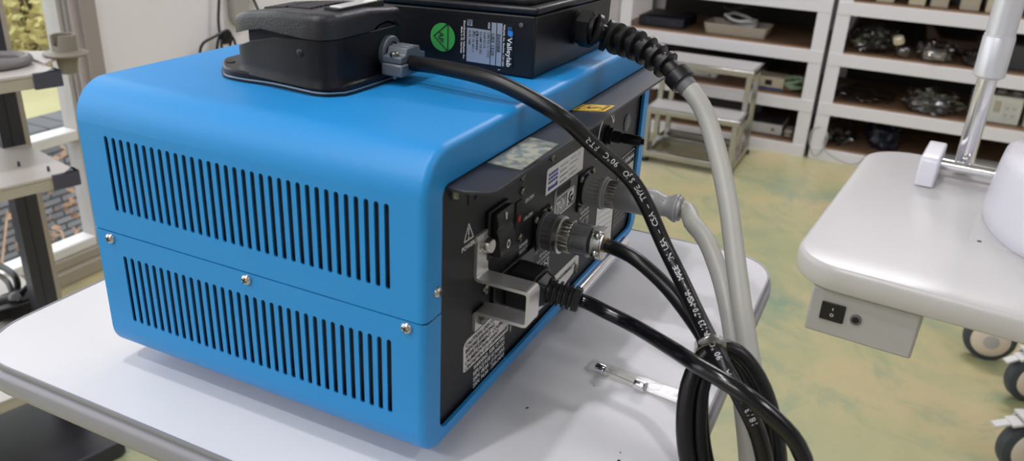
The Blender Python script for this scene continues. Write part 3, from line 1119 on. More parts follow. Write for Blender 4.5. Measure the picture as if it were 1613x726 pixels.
# housing: side walls whose rim falls towards the toe
def rim(y, pts):
    for (a, za), (b, zb) in zip(pts, pts[1:]):
        if a <= y <= b:
            return za + (zb - za) * (y - a) / (b - a)
    return pts[0][1] if y < pts[0][0] else pts[-1][1]
body = resample([(.0425, .0860), (.0440, .0800), (.0490, .0765), (.0560, .0758), (.0950, .0758), (.1010, .0775), (.1040, .0830), (.1050, .0950), (.1035, .1200), (.0990, .1310), (.0930, .1335), (.0560, .1335), (.0495, .1320), (.0462, .1270), (.0445, .1150), (.0430, .1000)])
HR = [(.070, .9246), (.088, .9246), (.105, .9230), (.120, .9195), (.131, .9157), (.140, .9120)]
mb = MB()
rows = []
for k, (sc_, zz) in enumerate(((1.035, .9040), (1.012, .9062), (1.0, .9085))):
    rows.append([V((x, y, zz)) for x, y in grow(body, sc_ - 1)])
rows.append([V((x, y, rim(y, HR))) for x, y in body])
rows.append([V((x, y, rim(y, HR) + .0004)) for x, y in grow(body, -.012)])
rows.append([V((x, y, rim(y, HR) - .002)) for x, y in grow(body, -.05)])
R = mb.grid(rows, True)
mb.b.faces.new(R[-1])
hs = part('housing', mb, M['castsmooth'], FP, ang=40)
mb = MB()
mb.lathe((.0428, .0905, .9185), (-1, 0, 0), [(-.0015, .0018), (.0004, .0018), (.0008, .0012), (.0008, .0002)], 16)
part('hinge_pin', mb, M['blackplastic'], FP)
mb = MB()
mb.box((.050, .080, .912), (.098, .126, .926))
part('inner_block', mb, M['chassis'], FP)
# treadle
tr = grow(body, .022)
ZL = [(.070, .9252), (.086, .9252), (.1126, .9264), (.124, .9240), (.133, .9212), (.14, .9205)]
ZU = [(.070, .9352), (.084, .9360), (.1035, .9353), (.123, .9326), (.130, .9306), (.14, .928)]
def low(x, y):
    z = rim(y, ZL)
    if y < .0775:
        z += .0030 * max(0, 1 - ((x - .0885) / .0115) ** 2) ** .5
    return z
def top_z(x, y):
    return rim(y, ZU) - max(0, x - .075) * .10
mb = MB()
rows = [[V((x, y, low(x, y) + .001)) for x, y in grow(tr, -.06)],
        [V((x, y, low(x, y))) for x, y in tr],
        [V((x, y, top_z(x, y) - .0030)) for x, y in grow(tr, .002)],
        [V((x, y, top_z(x, y) - .0012)) for x, y in grow(tr, -.012)],
        [V((x, y, top_z(x, y) - .0003)) for x, y in grow(tr, -.045)],
        [V((x, y, top_z(x, y))) for x, y in grow(tr, -.10)],
        [V((x, y, top_z(x, y))) for x, y in grow(tr, -.5)]]
R = mb.grid(rows, True)
mb.b.faces.new(R[-1])
mb.b.faces.new(R[0][::-1])
td = part('treadle', mb, M['castblack'], FP, ang=50)
mb = MB()
for i in range(13):
    x = .056 + i * .0032
    for j in range(2):
        y0, y1 = (.0935, .1060) if j == 0 else (.1075, .1200)
        p = [V((x, y0, top_z(x, y0) - .0004)), V((x, y1, top_z(x, y1) - .0004))]
        mb.bar(p[0], p[1], .0019, .0022)
part('grip_ribs', mb, M['pedalpad'], td)
mb = MB()
zc = top_z(.075, .0835)
mb.prism(rrect(.0575, .0800, .0935, .0885, .001, 3), (0, 0, 0), UX, (0, 1, 0), UZ, zc - .004, zc - .0009 + .0016)
part('label_recess', mb, M['inkblack'], td)
mb = MB()
mb.prism(rrect(.0600, .0808, .0890, .0870, .0006, 2), (0, 0, 0), UX, (0, 1, 0), UZ, zc, zc + .0011)
pl = part('pedal_label', mb, M['paper'], td)
mb = MB()
for r in range(3):
    mb.line([V((.063, .0858 - r * .0018, zc + .0011)), V((.085 - r * .003, .0858 - r * .0018, zc + .0011))], .0006, UZ, off=.0001)
part('label_text', mb, M['silverlabel'], pl)
# cord clamp on the heel
cx, cz = .0890, .9130
mb = MB()
mb.lathe((cx, .0850, .9140), NY, [(0, .0134), (.0084, .0132), (.0090, .0126), (.0091, .0003)], 36)
part('entry_boss', mb, M['castsmooth'], FP)
mb = MB()
mb.lathe((cx, .0760, .9134), NY, [(0, .0079), (.0026, .0079), (.0031, .0074), (.0031, .0054), (.0022, .0050)], 32)
part('entry_ring', mb, M['clampgrey'], FP)
mb = MB()
mb.prism([(.0785, .9045), (.1005, .9045), (.1005, .9103), (.0785, .9103)], (0, .0725, 0), UX, UZ, NY, 0, .0115)
part('lower_clamp', mb, M['clampgrey'], FP, bevel=.0008)
mb = MB()
mb.prism([(.0795, .9106), (.1010, .9106), (.1010, .9135), (.0972, .9140), (.0958, .9172), (.0850, .9172), (.0835, .9140), (.0795, .9135)], (0, .0725, 0), UX, UZ, NY, 0, .0105)
mb.box((.0872, .0625, .9170), (.0885, .0720, .9178))
mb.box((.0910, .0625, .9170), (.0923, .0720, .9178))
uc = part('upper_clamp', mb, M['clampgrey'], FP, bevel=.0005)
for x in (.0815, .0990):
    mb = MB()
    mb.lathe((x, .0670, .9030), UZ, [(0, .0013), (.0100, .0013), (.0105, .0022), (.0120, .0022), (.0126, .0014)], 16)
    part('clamp_screw', mb, M['bronze'], FP)
# cord: over the top, down behind, coiled and back up into the lower round socket
c1 = V((.120, 0, .8245))
loops = []
def LP(th, c, a, b, t, tilt=.10):
    mx, my = math.sin(tilt), math.cos(tilt)
    u = c[0] + a * math.cos(th) * -mx + b * math.sin(th) * my
    v = c[1] - a * math.cos(th) * my - b * math.sin(th) * mx * -1
    return dep(u, v, t)
ctrl_a = [V((.0890, .0750, .9098)), V((.0880, .0620, .9100)), V((.0855, .0420, .9108)), V((.0838, .0200, .9098)), V((.0834, .0030, .9062)), dep(885, 184, .3625), dep(930, 225, .371), dep(1000, 291, .378), dep(1048, 390, .379), dep(1075, 445, .372), dep(1103, 505, .358), dep(1140, 578, .3370), dep(1170, 632, .3335), dep(1196, 690, .3365), dep(1207, 760, .343)]
#  coil turns, wound from the hanging end upward; each turn a little inside or outside the last
turns = [(1156, 698, 158, 84, .3470), (1157, 700, 149, 64, .3515), (1158, 700, 140, 42, .3560), (1157, 700, 153, 75, .3600), (1156, 702, 144, 54, .3640)]
ctrl_b = []
N = 10
for k, (cx_, cy_, a, b, t) in enumerate(turns):
    for j in range(N):
        th = PI + 2 * PI * j / N - .35
        f = j / N
        nx = turns[min(k + 1, len(turns) - 1)]
        ctrl_b.append(LP(th, (cx_ + (nx[0] - cx_) * f, cy_ + (nx[1] - cy_) * f), a + (nx[2] - a) * f, b + (nx[3] - b) * f, t + (nx[4] - t) * f))
ctrl_c = [LP(PI - .35, (1156, 704), 152, 70, .368), LP(PI + .8, (1156, 704), 150, 72, .370), LP(PI + 1.8, (1156, 704), 150, 70, .372), dep(1096, 590, .374), dep(1112, 545, .378), dep(1092, 506, .386),
          dep(1050, 452, .397), dep(1008, 413, .403), dep(982, 397, .4085), V((.1200, -.0330, .8245)), V((.1200, -.0280, .8245))]
pts_a = smooth_path(ctrl_a)
mb = MB()
allp = smooth_path(ctrl_a + ctrl_b + ctrl_c)
mb.tube(allp, .0037, 14)
cord = part('cord', mb, M['cordblack'], FP)
# printed legend along the cord
mb = MB()
legend = '18/3 SJOW-A  90°C  P-123-70-MSHA – MADE IN USA – CSA – TYPE SJO  90°C  FT-2'
seg_ = [p for p in smooth_path(ctrl_a, .001)]
def px_of(p):
    q = p - CAM
    return 806.5 + F * q.dot(RX) / q.dot(RZ), 363 + F * q.dot(RY) / q.dot(RZ)
i0 = min(range(len(seg_)), key=lambda i: abs(px_of(seg_[i])[1] - 668))
i1 = min(range(len(seg_)), key=lambda i: abs(px_of(seg_[i])[1] - 215))
span = seg_[i1:i0 + 1][::-1]      # reading direction: upward
cum = [0]
for a, b in zip(span, span[1:]):
    cum.append(cum[-1] + (b - a).length)
nch = len(legend)
glyphs = {}
for ci, ch in enumerate(legend):
    if ch == ' ':
        continue
    s = cum[-1] * (ci + .5) / nch
    j = next(i for i in range(len(cum)) if cum[i] >= s)
    j = max(1, min(j, len(span) - 2))
    p = span[j]
    tg = (span[j + 1] - span[j - 1]).normalized()
    n = (CAM - p)
    n = (n - tg * n.dot(tg)).normalized()
    v = n.cross(tg)
    n0 = len(mb.b.verts)
    mb.text(ch, p - v * .0014, tg, v, .0026, None, 'C', off=0, bold=.0)
    mb.b.verts.ensure_lookup_table()
    for vv in mb.b.verts[n0:]:
        y = (vv.co - p).dot(v)
        h = math.sqrt(max(0, .0037 ** 2 - y * y)) + .00012
        vv.co += n * h
part('cord_print', mb, M['inkgrey'], cord)
# metal circular plug on the cord's end
c = V((.120, YR, .8245))
mb = MB()
mb.lathe(c, NY, [(.0016, .0094), (.0020, .0102), (.0036, .0102), (.0038, .0098), (.0088, .0098), (.0090, .0103), (.0102, .0103), (.0106, .0096)], 96, flute=(4, 4, 4, .0006))
cp = part('cord_plug', mb, M['connring'], FP)
mb = MB()
mb.lathe(c, NY, [(.0104, .0101), (.0128, .0101), (.0134, .0082)], 40)
part('plug_washer', mb, M['alu'], cp)
mb = MB()
mb.lathe(c, NY, [(.0130, .0084), (.0134, .0088), (.0183, .0088), (.0187, .0083)], 96, flute=(1, 2, 4, .0005))
part('knurled_ring', mb, M['knurl'], cp)
mb = MB()
mb.lathe(c, NY, [(.0185, .0080), (.0190, .0084), (.0198, .0084), (.0198, .0079), (.0272, .0078), (.0272, .0085), (.0284, .0085), (.0287, .0072)], 40)
for k in range(6):
    a = 2 * PI * k / 6 + .3
    e = V((math.cos(a), 0, math.sin(a)))
    mb.bar(c + NY * .0198 + e * .0079, c + NY * .0272 + e * .0079, .0011, .0013, e)
part('plug_shell', mb, M['conngrey'], cp)
mb = MB()
mb.lathe(c, NY, [(.0284, .0066), (.0302, .0066)], 24)
part('plug_gap', mb, M['inkblack'], cp)
mb = MB()
mb.lathe(c, NY, [(.0296, .0058), (.0298, .0076), (.0308, .0078), (.0314, .0072), (.0350, .0072), (.0352, .0078), (.0362, .0078), (.0365, .0042)], 36)
mb.obox(c + NY * .0332 + V((0, 0, .0071)), UX, NY, UZ, .0036, .0032, -.002, .0012)
clampo = part('plug_clamp', mb, M['alu'], cp, bevel=.0002)
for e in (V((-.55, 0, .84)), V((-.86, 0, -.5)), V((.7, 0, .7)), V((.1, 0, -1))):
    e.normalize()
    screw(clampo, c + NY * .0332 + e * .0073, e, .0024, m='screw', h=.0020)
mb = MB()
mb.lathe(c, NY, [(.0358, .0041), (.0370, .0041), (.0372, .0037)], 20)
part('brass_ferrule', mb, M['brass'], cp)

# clear tie round the coil
ct_ = [dep(*q) for q in ((1094, 556, .352), (1096, 545, .343), (1112, 537, .340), (1128, 535, .340), (1142, 541, .342), (1147, 556, .350), (1146, 566, .364), (1125, 560, .378), (1103, 556, .378))]
for k in range(2):
    pass
mb = MB()
ring_ = smooth_path(ct_ + [ct_[0]], .003)
off_ = (dep(1120, 560, .35) - dep(1118, 540, .35)).normalized()
rows = []
for w_, h_ in ((-.0022, 0), (-.0011, .0004), (.0011, .0004), (.0022, 0)):
    rows.append([p + off_ * w_ + (p - dep(1120, 552, .36)).normalized() * h_ for p in ring_])
mb.grid(rows)
o = part('cable_tie', mb, M['tietape'])
sl = o.modifiers.new('thickness', 'SOLIDIFY')
sl.thickness = .0008
tag(o, 'clear plastic tie wrapped round the top of the black cord coil', 'cable tie')

# ================================================================== BIG BLACK FOOT CONTROL
BF = thing('foot_control', 'large black box-shaped foot control with label and green sticker on the blue generator', 'foot control', (.185, .068, .900))
def hexa(b, t, m, name, parent, bevel):
    mb = MB()
    A = [mb.b.verts.new(p) for p in b]
    B = [mb.b.verts.new(p) for p in t]
    for i in range(4):
        mb.b.faces.new((A[i], A[(i + 1) % 4], B[(i + 1) % 4], B[i]))
    mb.b.faces.new(A[::-1])
    mb.b.faces.new(B)
    return part(name, mb, m, parent, bevel=bevel)
X0b, X1b, Y0b, Y1b = .1300, .2390, .0165, .1170
hexa([(X0b, Y0b, .9003), (X1b, Y0b, .9003), (X1b, Y1b, .9003), (X0b, Y1b, .9003)],
     [(X0b - .0005, Y0b - .0005, .9318), (X1b + .0005, Y0b - .0005, .9292), (X1b + .0005, Y1b + .0005, .9270), (X0b - .0005, Y1b + .0005, .9285)], M['bigblack'], 'lower_case', BF, .0013)
hexa([(X0b + .006, Y0b + .006, .9002), (X1b - .006, Y0b + .006, .9002), (X1b - .006, Y1b - .006, .9002), (X0b + .006, Y1b - .006, .9002)],
     [(X0b + .006, Y0b + .006, .9015), (X1b - .006, Y0b + .006, .9015), (X1b - .006, Y1b - .006, .9015), (X0b + .006, Y1b - .006, .9015)], M['softblack'], 'rubber_base', BF, 0)
q = .0016
hexa([(X0b - q, Y0b - q, .9322), (X1b + q, Y0b - q, .9296), (X1b + q, Y1b + q, .9274), (X0b - q, Y1b + q, .9289)],
     [(X0b - q, Y0b - q, .9357), (X1b + q, Y0b - q, .9331), (X1b + q, Y1b + q, .9309), (X0b - q, Y1b + q, .9324)], M['bigblack'], 'cover_rim', BF, .0012)
hexa([(X0b + .003, Y0b + .004, .9350), (X1b - .003, Y0b + .004, .9325), (X1b - .003, Y1b - .004, .9300), (X0b + .003, Y1b - .004, .9318)],
     [(X0b + .006, Y0b + .008, .9480), (X1b - .006, Y0b + .008, .9480), (X1b - .006, Y1b - .012, .9480), (X0b + .006, Y1b - .012, .9480)], M['castblack'], 'top_cover', BF, .003)
mb = MB()
mb.box((.1330, .1185, .9300), (.2200, .1480, .9480))
part('blue_treadle', mb, M['bluepad'], BF, bevel=.002, label='bright blue foot treadle')
mb = MB()
mb.box((.1340, .1130, .9008), (.2250, .1500, .9180))
part('treadle_base', mb, M['bigblack'], BF, bevel=.002)
mb = MB()
mb.lathe((X0b - .0005, .0240, .9265), (-1, 0, 0), [(0, .0012), (.0005, .0012), (.0006, .0003)], 12)
part('screw', mb, M['darkmetal'], BF)
FX = X0b - .0003
def LF(y, z, off=0):
    return V((FX - off, y, z))
NX = V((-1, 0, 0))
DN, RT_ = V((0, 0, -1)), V((0, -1, 0))     # label reads downward; its top points right
def fplate(name, poly, m, parent, h=.0003, d0=0, **k):
    mb = MB()
    mb.prism([(-y, z) for y, z in poly], (FX, 0, 0), (0, -1, 0), UZ, NX, d0, h)
    return part(name, mb, m, parent, **k)
sk = []
mb = MB()
mb.lathe((FX, .0687, .9150), NX, [(0, .0073), (.0003, .0073)], 40)
gs = part('round_sticker', mb, M['green'], BF, label='green round AP sticker')
mb = MB()
n_ = NX
tri = [LF(.0738, .9152, .0003), LF(.0662, .9218, .0003), LF(.0655, .9213, .0003), LF(.0655, .9092, .0003), LF(.0662, .9086, .0003)]
mb.line(tri, .0006, NX, closed=True)
mb.text('AP', LF(.0712, .9152, .0003), DN, RT_, .0032, .0056, 'C', bold=.01)
part('sticker_print', mb, M['inkblack'], gs)
lbk = fplate('rating_label', [(.0585, .9042), (.0280, .9042), (.0280, .9265), (.0585, .9265)], M['blackplastic'], BF)
mb = MB()
for (a, b, z0, z1) in ((.0543, .0408, .9046, .9218), (.0403, .0376, .9046, .9259), (.0371, .0342, .9046, .9260), (.0542, .0513, .9228, .9259)):
    mb.prism([(-a, z0), (-b, z0), (-b, z1), (-a, z1)], (FX, 0, 0), RT_, UZ, NX, .0003, .0005)
part('silver_fields', mb, M['silverlabel'], lbk)
mb = MB()
def vt(s, y, z, h, w, mbx, o_=.0005):
    mbx.text(s, LF(y, z, o_), DN, RT_, h, w, 'L', bold=.012)
vt('E6008B', .0368, .9205, .0017, .0090, mb)
vt('UES 1520', .0401, .9205, .0017, .0110, mb)
for i, (s, w) in enumerate((('USE TO 11 17.VT', .0125), ('0.65-0113', .0078), ('0.5 AMP 15V DC', .0112), ('   LR18950', .0095), ('IPX7 1C 601-1', .0105), ('N.TE 1986', .0072))):
    vt(s, .0424 + i * .00215, .9206, .00115, w, mb)
mb.ring(LF(.0487, .9195, .0005), RT_, UZ, .0008, .0011, seg=16)
mb.line([LF(.0539, .9256, .0005), LF(.0516, .9256, .0005), LF(.0528, .9232, .0005)], .0003, NX, closed=True)
mb.line([LF(.0530, .9251, .0005), LF(.0526, .9242, .0005)], .0003, NX)
part('label_type', mb, M['inkblack'], lbk)
mb = MB()
vt('Valleylab', .0312, .9196, .0026, .0147, mb, .0003)
vt('Valleylab, Inc. Boulder, CO USA', .0336, .9257, .0010, .0210, mb, .0003)
vt('Distributed by Valleylab, Inc.', .0563, .9250, .0010, .0195, mb, .0003)
vt('Made in W. Germany', .0578, .9218, .0010, .0135, mb, .0003)
vt('VDE', .0423, .9258, .0011, .0032, mb, .0003)
vt('L', .0357, .9030, .0012, None, mb, .0003)
part('label_lettering', mb, M['ink'], lbk)
mb = MB()
mb.prism([(-.0312, .9232), (-.0285, .9228), (-.0284, .9205), (-.0296, .9203), (-.0284, .9196), (-.0288, .9194), (-.0300, .9202), (-.0312, .9207)], (FX, 0, 0), RT_, UZ, NX, .0003, .0004)
for k in range(3):
    mb.line([LF(.0310 - k * .0008, .9236, .0003), LF(.0310 - k * .0008, .9247, .0003)], .0003, NX)
part('label_logo', mb, M['bluelogo'], lbk)
# gland on the rear side of the foot control
gl = V((.1830, Y0b, .9188))
mb = MB()
mb.lathe(gl, NY, [(-.001, .0092), (.0016, .0092), (.0016, .0082), (.0030, .0082)], 24)
mb.lathe(gl + NY * .0030, NY, [(0, .0085), (.0005, .0100), (.0070, .0100), (.0076, .0088)], 6)
mb.lathe(gl + NY * .0076, NY, [(0, .0082), (.0028, .0082), (.0030, .0074), (.0052, .0076)], 24)
part('cable_gland', mb, M['blackplastic'], BF, ang=25)
gpath = smooth_path([gl + NY * .0110, dep(962, 58, .4480), dep(985, 65, .4420), dep(1010, 75, .4360), dep(1035, 91, .4310), dep(1056, 108, .4270), dep(1071, 124, .4245)], .0008)
mb = MB()
mb.tube(gpath, .0049, 18)
boot = part('bend_relief', mb, M['softblack'], BF)
L = len(gpath)
mb = MB()
for k in range(8):
    i = int(L * (.02 + k * .112))
    i = max(1, min(i, L - 2))
    d = (gpath[i + 1] - gpath[i - 1]).normalized()
    rr = .0090 - k * .00019
    mb.lathe(gpath[i] - d * .0013, d, [(0, rr - .0006), (.0004, rr), (.0026, rr), (.0030, rr - .0006)], 28)
part('relief_rings', mb, M['softblack'], boot)
d = (gpath[-1] - gpath[-6]).normalized()
mb = MB()
mb.lathe(gpath[-1] - d * .0042, d, [(0, .0066), (.0006, .0071), (.0068, .0069), (.0072, .0064), (.0068, .0054), (.0010, .0050)], 28, cap=(True, False))
part('relief_cap', mb, M['blackplastic'], boot)
# grey cable: from the gland down past the table, round a hanging bight and back up to the upper round socket
g0 = gpath[-1]
c2 = V((.1830, YR, .8268))
gctrl = [g0 - d * .002, g0 + d * .010, dep(1112, 182, .418), dep(1131, 245, .412), dep(1147, 320, .404), dep(1160, 420, .394), dep(1171, 500, .388), dep(1187, 600, .383), dep(1203, 680, .380), dep(1214, 740, .379), dep(1212, 840, .384), dep(1196, 880, .394), dep(1180, 840, .402), dep(1180, 740, .405),
         dep(1171, 640, .408), dep(1159, 560, .412), dep(1148, 490, .419), dep(1133, 430, .430), dep(1112, 378, .441), dep(1090, 350, .4495), c2 + NY * .062, c2 + NY * .054]
mb = MB()
mb.tube(smooth_path(gctrl), .0049, 16)
gc = part('cord', mb, M['greycable'], BF, label='thick grey cable')
mb = MB()
mb.tube(smooth_path([g0 - d * .002, g0 + d * .004, g0 + d * .0075], .001), .0052, 20)
part('cord_cuff', mb, M['cuffgrey'], gc)
mb = MB()
mb.lathe(c2, NY, [(.0016, .0086), (.0022, .0092), (.0042, .0092), (.0044, .0094), (.0112, .0094), (.0118, .0090)], 96, flute=(3, 4, 4, .0006))
gp = part('cord_plug', mb, M['greyplug'], BF)
mb = MB()
mb.lathe(c2, NY, [(.0116, .0098), (.0130, .0098), (.0134, .0090), (.0148, .0088), (.0150, .0080)], 40)
part('plug_washer', mb, M['greyplug'], gp)
mb = MB()
mb.lathe(c2, NY, [(.0146, .0078), (.0150, .0081), (.0206, .0081), (.0210, .0077)], 96, flute=(1, 2, 4, .0005))
part('knurled_ring', mb, M['knurl'], gp)
mb = MB()
mb.lathe(c2, NY, [(.0206, .0078), (.0212, .0082), (.0425, .0080), (.0440, .0078), (.0465, .0066), (.0490, .0060), (.0510, .0061), (.0535, .0074), (.0552, .0082), (.0562, .0080), (.0566, .0070), (.0580, .0070), (.0587, .0058)], 40)
mb.lathe(c2 + NY * .0485 + V((-.0037, 0, .0048)), V((-.6, 0, .8)), [(-.002, .0004), (.0006, .0004)], 8)
part('plug_sleeve', mb, M['greyplug'], gp)

# ================================================================== FUSE ON A CLEAR STRIP
A_, B_ = V((.1218, -.0300, .7502)), V((.1168, -.0850, .7502))
du = (B_ - A_).normalized()
dv = V((-du.y, du.x, 0))
Ls = (B_ - A_).length
t = thing('plastic_strip', 'flat clear plastic strip with two round holes lying on the white table', 'plastic strip', tuple(A_))
mb = MB()
mb.prism(rrect(0, -.0058, Ls, .0058, .0018, 4), A_, du, dv, UZ, 0, .0008)
part('sheet', mb, M['acrylic'], t)
mb = MB()
def sp(a, b):
    return A_ + du * a + dv * b + UZ * .0008
mb.line([sp(a, b) for a, b in rrect(0, -.0058, Ls, .0058, .0018, 4)], .00022, UZ, closed=True)
mb.line([sp(a, b) for a, b in rrect(.0012, -.0046, Ls - .0012, .0046, .0014, 4)], .00014, UZ, closed=True)
for a, b, r in ((.0125, .001, .0036), (.0380, .001, .0036), (.0045, .0012, .0013), (Ls - .0045, 0, .0015), (Ls - .0045, 0, .0008)):
    mb.ring(sp(a, b), du, dv, r - .00022, r, seg=24, off=.0001)
mb.line([sp(.0455, -.0008), sp(.0465, .0016)], .0003, UZ)
part('cut_edges', mb, M['acrylicedge'], t)
f0, f1 = V((.1170, -.0362, .7505)), V((.1115, -.0652, .7505))
fd = (f1 - f0).normalized()
fr = .0028
f0.z = f1.z = .7512 + fr
t = thing('fuse', 'small glass tube fuse with silver end caps on the clear strip', 'fuse', (f0.x, f0.y, .7512))
LF_ = (f1 - f0).length
mb = MB()
mb.lathe(f0, fd, [(.001, fr * .9), (LF_ - .001, fr * .9)], 24, cap=(False, False))
part('glass_tube', mb, M['acrylic'], t)
for a in (0, LF_ - .0062):
    mb = MB()
    mb.lathe(f0 + fd * a, fd, [(0, fr * .85), (.0003, fr), (.0052, fr), (.0056, fr * .96), (.0062, fr)], 24)
    part('end_cap', mb, M['chrome'], t)
mb = MB()
mb.tube([f0 + fd * .006, f0 + fd * (LF_ - .006)], .0002, 6)
part('wire', mb, M['darkmetal'], t)

# ================================================================== RIGHT TABLE
ang = math.radians(-5.2)
ex, ey = V((math.cos(ang), math.sin(ang), 0)), V((math.sin(-ang) * -1, 0, 0))
ex = V((.9945, -.1045, 0)).normalized()
ey = V((-ex.y, ex.x, 0))
RC = V((.4435, -.0960, 0))       # front (towards the camera) left corner
RTB = thing('wheeled_instrument_table', 'cream-white instrument table with rounded corners, grey switch box beneath, at right', 'table', (.65, -.4, 0))
def RT2(a, b, z):
    return RC + ex * a + ey * b + UZ * z
poly = rrect(0, -.72, .40, 0, (.05, .05, .055, .045), 12)
rows = []
for off, z in ((-.010, .6765), (-.002, .6778), (0, .6800), (0, .6950), (-.0006, .6978), (-.0020, .6994), (-.0040, .7000)):
    rows.append([RT2(a, b, z) for a, b in rrect(-off, -.72 - off, .40 + off, 0 + off, (.05 + off, .05 + off, .055 + off, .045 + off), 12)])
mb = MB()
R = mb.grid(rows, True)
mb.b.faces.new(R[-1])
mb.b.faces.new(R[0][::-1])
part('tabletop', mb, M['tabletop2'], RTB, ang=60)
mb = MB()
mb.prism([(.006, -.1120), (.006, -.0240), (.16, -.0240), (.16, -.1120)], RC, ex, ey, UZ, .6335, .6768)
cbx = part('control_box', mb, M['boxgrey'], RTB, bevel=.002)
def CB(b, z, off=0):
    return RC + ex * (.006 - off) + ey * b + UZ * z
mb = MB()
mb.prism(rrect(-.0545, .6485, -.0345, .6655, .0008, 2), RC + ex * .006, ey, UZ, -ex, 0, .0015)
s_ = part('rocker_switch', mb, M['blackplastic'], cbx, bevel=.0004)
mb = MB()
for b in (-.0640,):
    mb.lathe(CB(b, .6560), -ex, [(0, .0048), (.0012, .0048), (.0016, .0040), (.0016, .0030), (.0004, .0028)], 24)
part('push_button', mb, M['darkmetal'], cbx)
mb = MB()
mb.lathe(CB(-.0640, .6560), -ex, [(0, .0029), (.0009, .0029), (.0012, .002)], 20)
part('button_cap', mb, M['blackplastic'], cbx)
mb = MB()
mb.prism([(-.0448, .6590), (-.0442, .6590), (-.0442, .6612), (-.0448, .6612)], RC + ex * .006, ey, UZ, -ex, .0015, .0017)
mb.ring(CB(-.0445, .6545, .0016), -ey, UZ, .0010, .0015, seg=16)
part('switch_legend', mb, M['ink'], cbx)
mb = MB()
mb.lathe(RT2(.22, -.40, .10), UZ, [(0, .05), (.25, .05), (.25, .04), (.567, .04)], 28)
part('column', mb, M['greyshell'], RTB)
mb = MB()
mb.prism(rrect(-.03, -.66, .44, -.60, .02, 4), RC, ex, ey, UZ, .05, .09)
mb.prism(rrect(.17, -.66, .27, -.14 - .2, .02, 4), RC, ex, ey, UZ, .06, .10)
part('foot_frame', mb, M['greyshell'], RTB, bevel=.004)
for a, b in ((.0, -.63), (.41, -.63), (.22, -.36)):
    mb = MB()
    mb.lathe(RT2(a, b, .026) - ey * .01, ey, [(0, .02), (.002, .026), (.018, .026), (.02, .02)], 20)
    part('caster', mb, M['tyre'], RTB)
# thin screwed plate in the top
mb = MB()
P4 = [V((.5700, -.2400, 0)), V((.6700, -.2515, 0)), V((.6600, -.3300, 0)), V((.5550, -.3200, 0))]
mb.prism([(p.x, p.y) for p in P4], (0, 0, 0), UX, (0, 1, 0), UZ, .6995, .7004)
pt = part('access_plate', mb, M['tabletop2'], RTB, bevel=.0003)
for p in ((.6655, -.2573), (.5715, -.2482)):
    mb = MB()
    mb.lathe((p[0], p[1], .7004), UZ, [(-.0005, .0020), (.0003, .0020)], 12)
    part('screw', mb, M['inkblack'], pt)

# instrument stand on that table
IS = thing('instrument_stand', 'white and chrome instrument stand with upright post on the cream table', 'instrument stand', (.70, -.24, .70))
mb = MB()
bo = V((.7060, -.1885, .7003))
mb.prism([(0, 0), (.082, 0), (.082, .027), (.078, .032), (.006, .0335), (.001, .0315), (-.001, .028)], bo, ex, UZ, -ey, 0, .0185)
part('end_block', mb, M['greyshell'], IS, bevel=.002)
ro = V((.7560, -.2050, .7150))
mb = MB()
mb.tube([ro, ro - ey * .085], .0062, 18)
part('slide_rod', mb, M['chrome'], IS)
mb = MB()
mb.tube([ro + ex * .020 - UZ * .004, ro + ex * .020 - ey * .085 - UZ * .004], .0030, 12)
part('guide_rod', mb, M['chrome'], IS)
pb = V((.7800, -.2360, .7120))
mb = MB()
mb.lathe(pb, UZ, [(-.006, .0100), (.105, .0100)], 28)
part('post', mb, M['chrome'], IS)
mb = MB()
mb.lathe(pb + UZ * .0985, UZ, [(0, .0115), (.003, .0158), (.044, .0158), (.0455, .0148)], 72, flute=(1, 2, 2, .0003))
part('sleeve', mb, M['collar'], IS)
mb = MB()
mb.lathe(pb + UZ * .144, UZ, [(-.001, .0152), (.0012, .0152), (.0014, .0146), (.16, .0146)], 40)
part('tube', mb, M['collar'], IS)
hp = [(.6860, -.2560), (.6500, -.2520), (.6150, -.2550), (.5900, -.2610), (.5650, -.2710), (.5480, -.2850), (.5380, -.3050), (.5350, -.3400), (.5400, -.42), (.62, -.46), (.72, -.44), (.73, -.30), (.715, -.2640)]
hp = [(p.x, p.y) for p in smooth_path([V((a, b, 0)) for a, b in hp + [hp[0]]], .006)[:-1]]
rows = []
cxh = sum(a for a, b in hp) / len(hp)
cyh = sum(b for a, b in hp) / len(hp)
for s, z in ((.985, .7003), (1.0, .7030), (1.0, .7150), (.975, .7450), (.955, .7590), (.935, .7635), (.90, .7655), (.4, .7675)):
    rows.append([V((cxh + (a - cxh) * s + .012 * (1 - s), cyh + (b - cyh) * s, z)) for a, b in hp])
mb = MB()
R = mb.grid(rows, True)
mb.b.faces.new(R[-1])
mb.b.faces.new(R[0][::-1])
part('housing', mb, M['greyshell'], IS, ang=40)

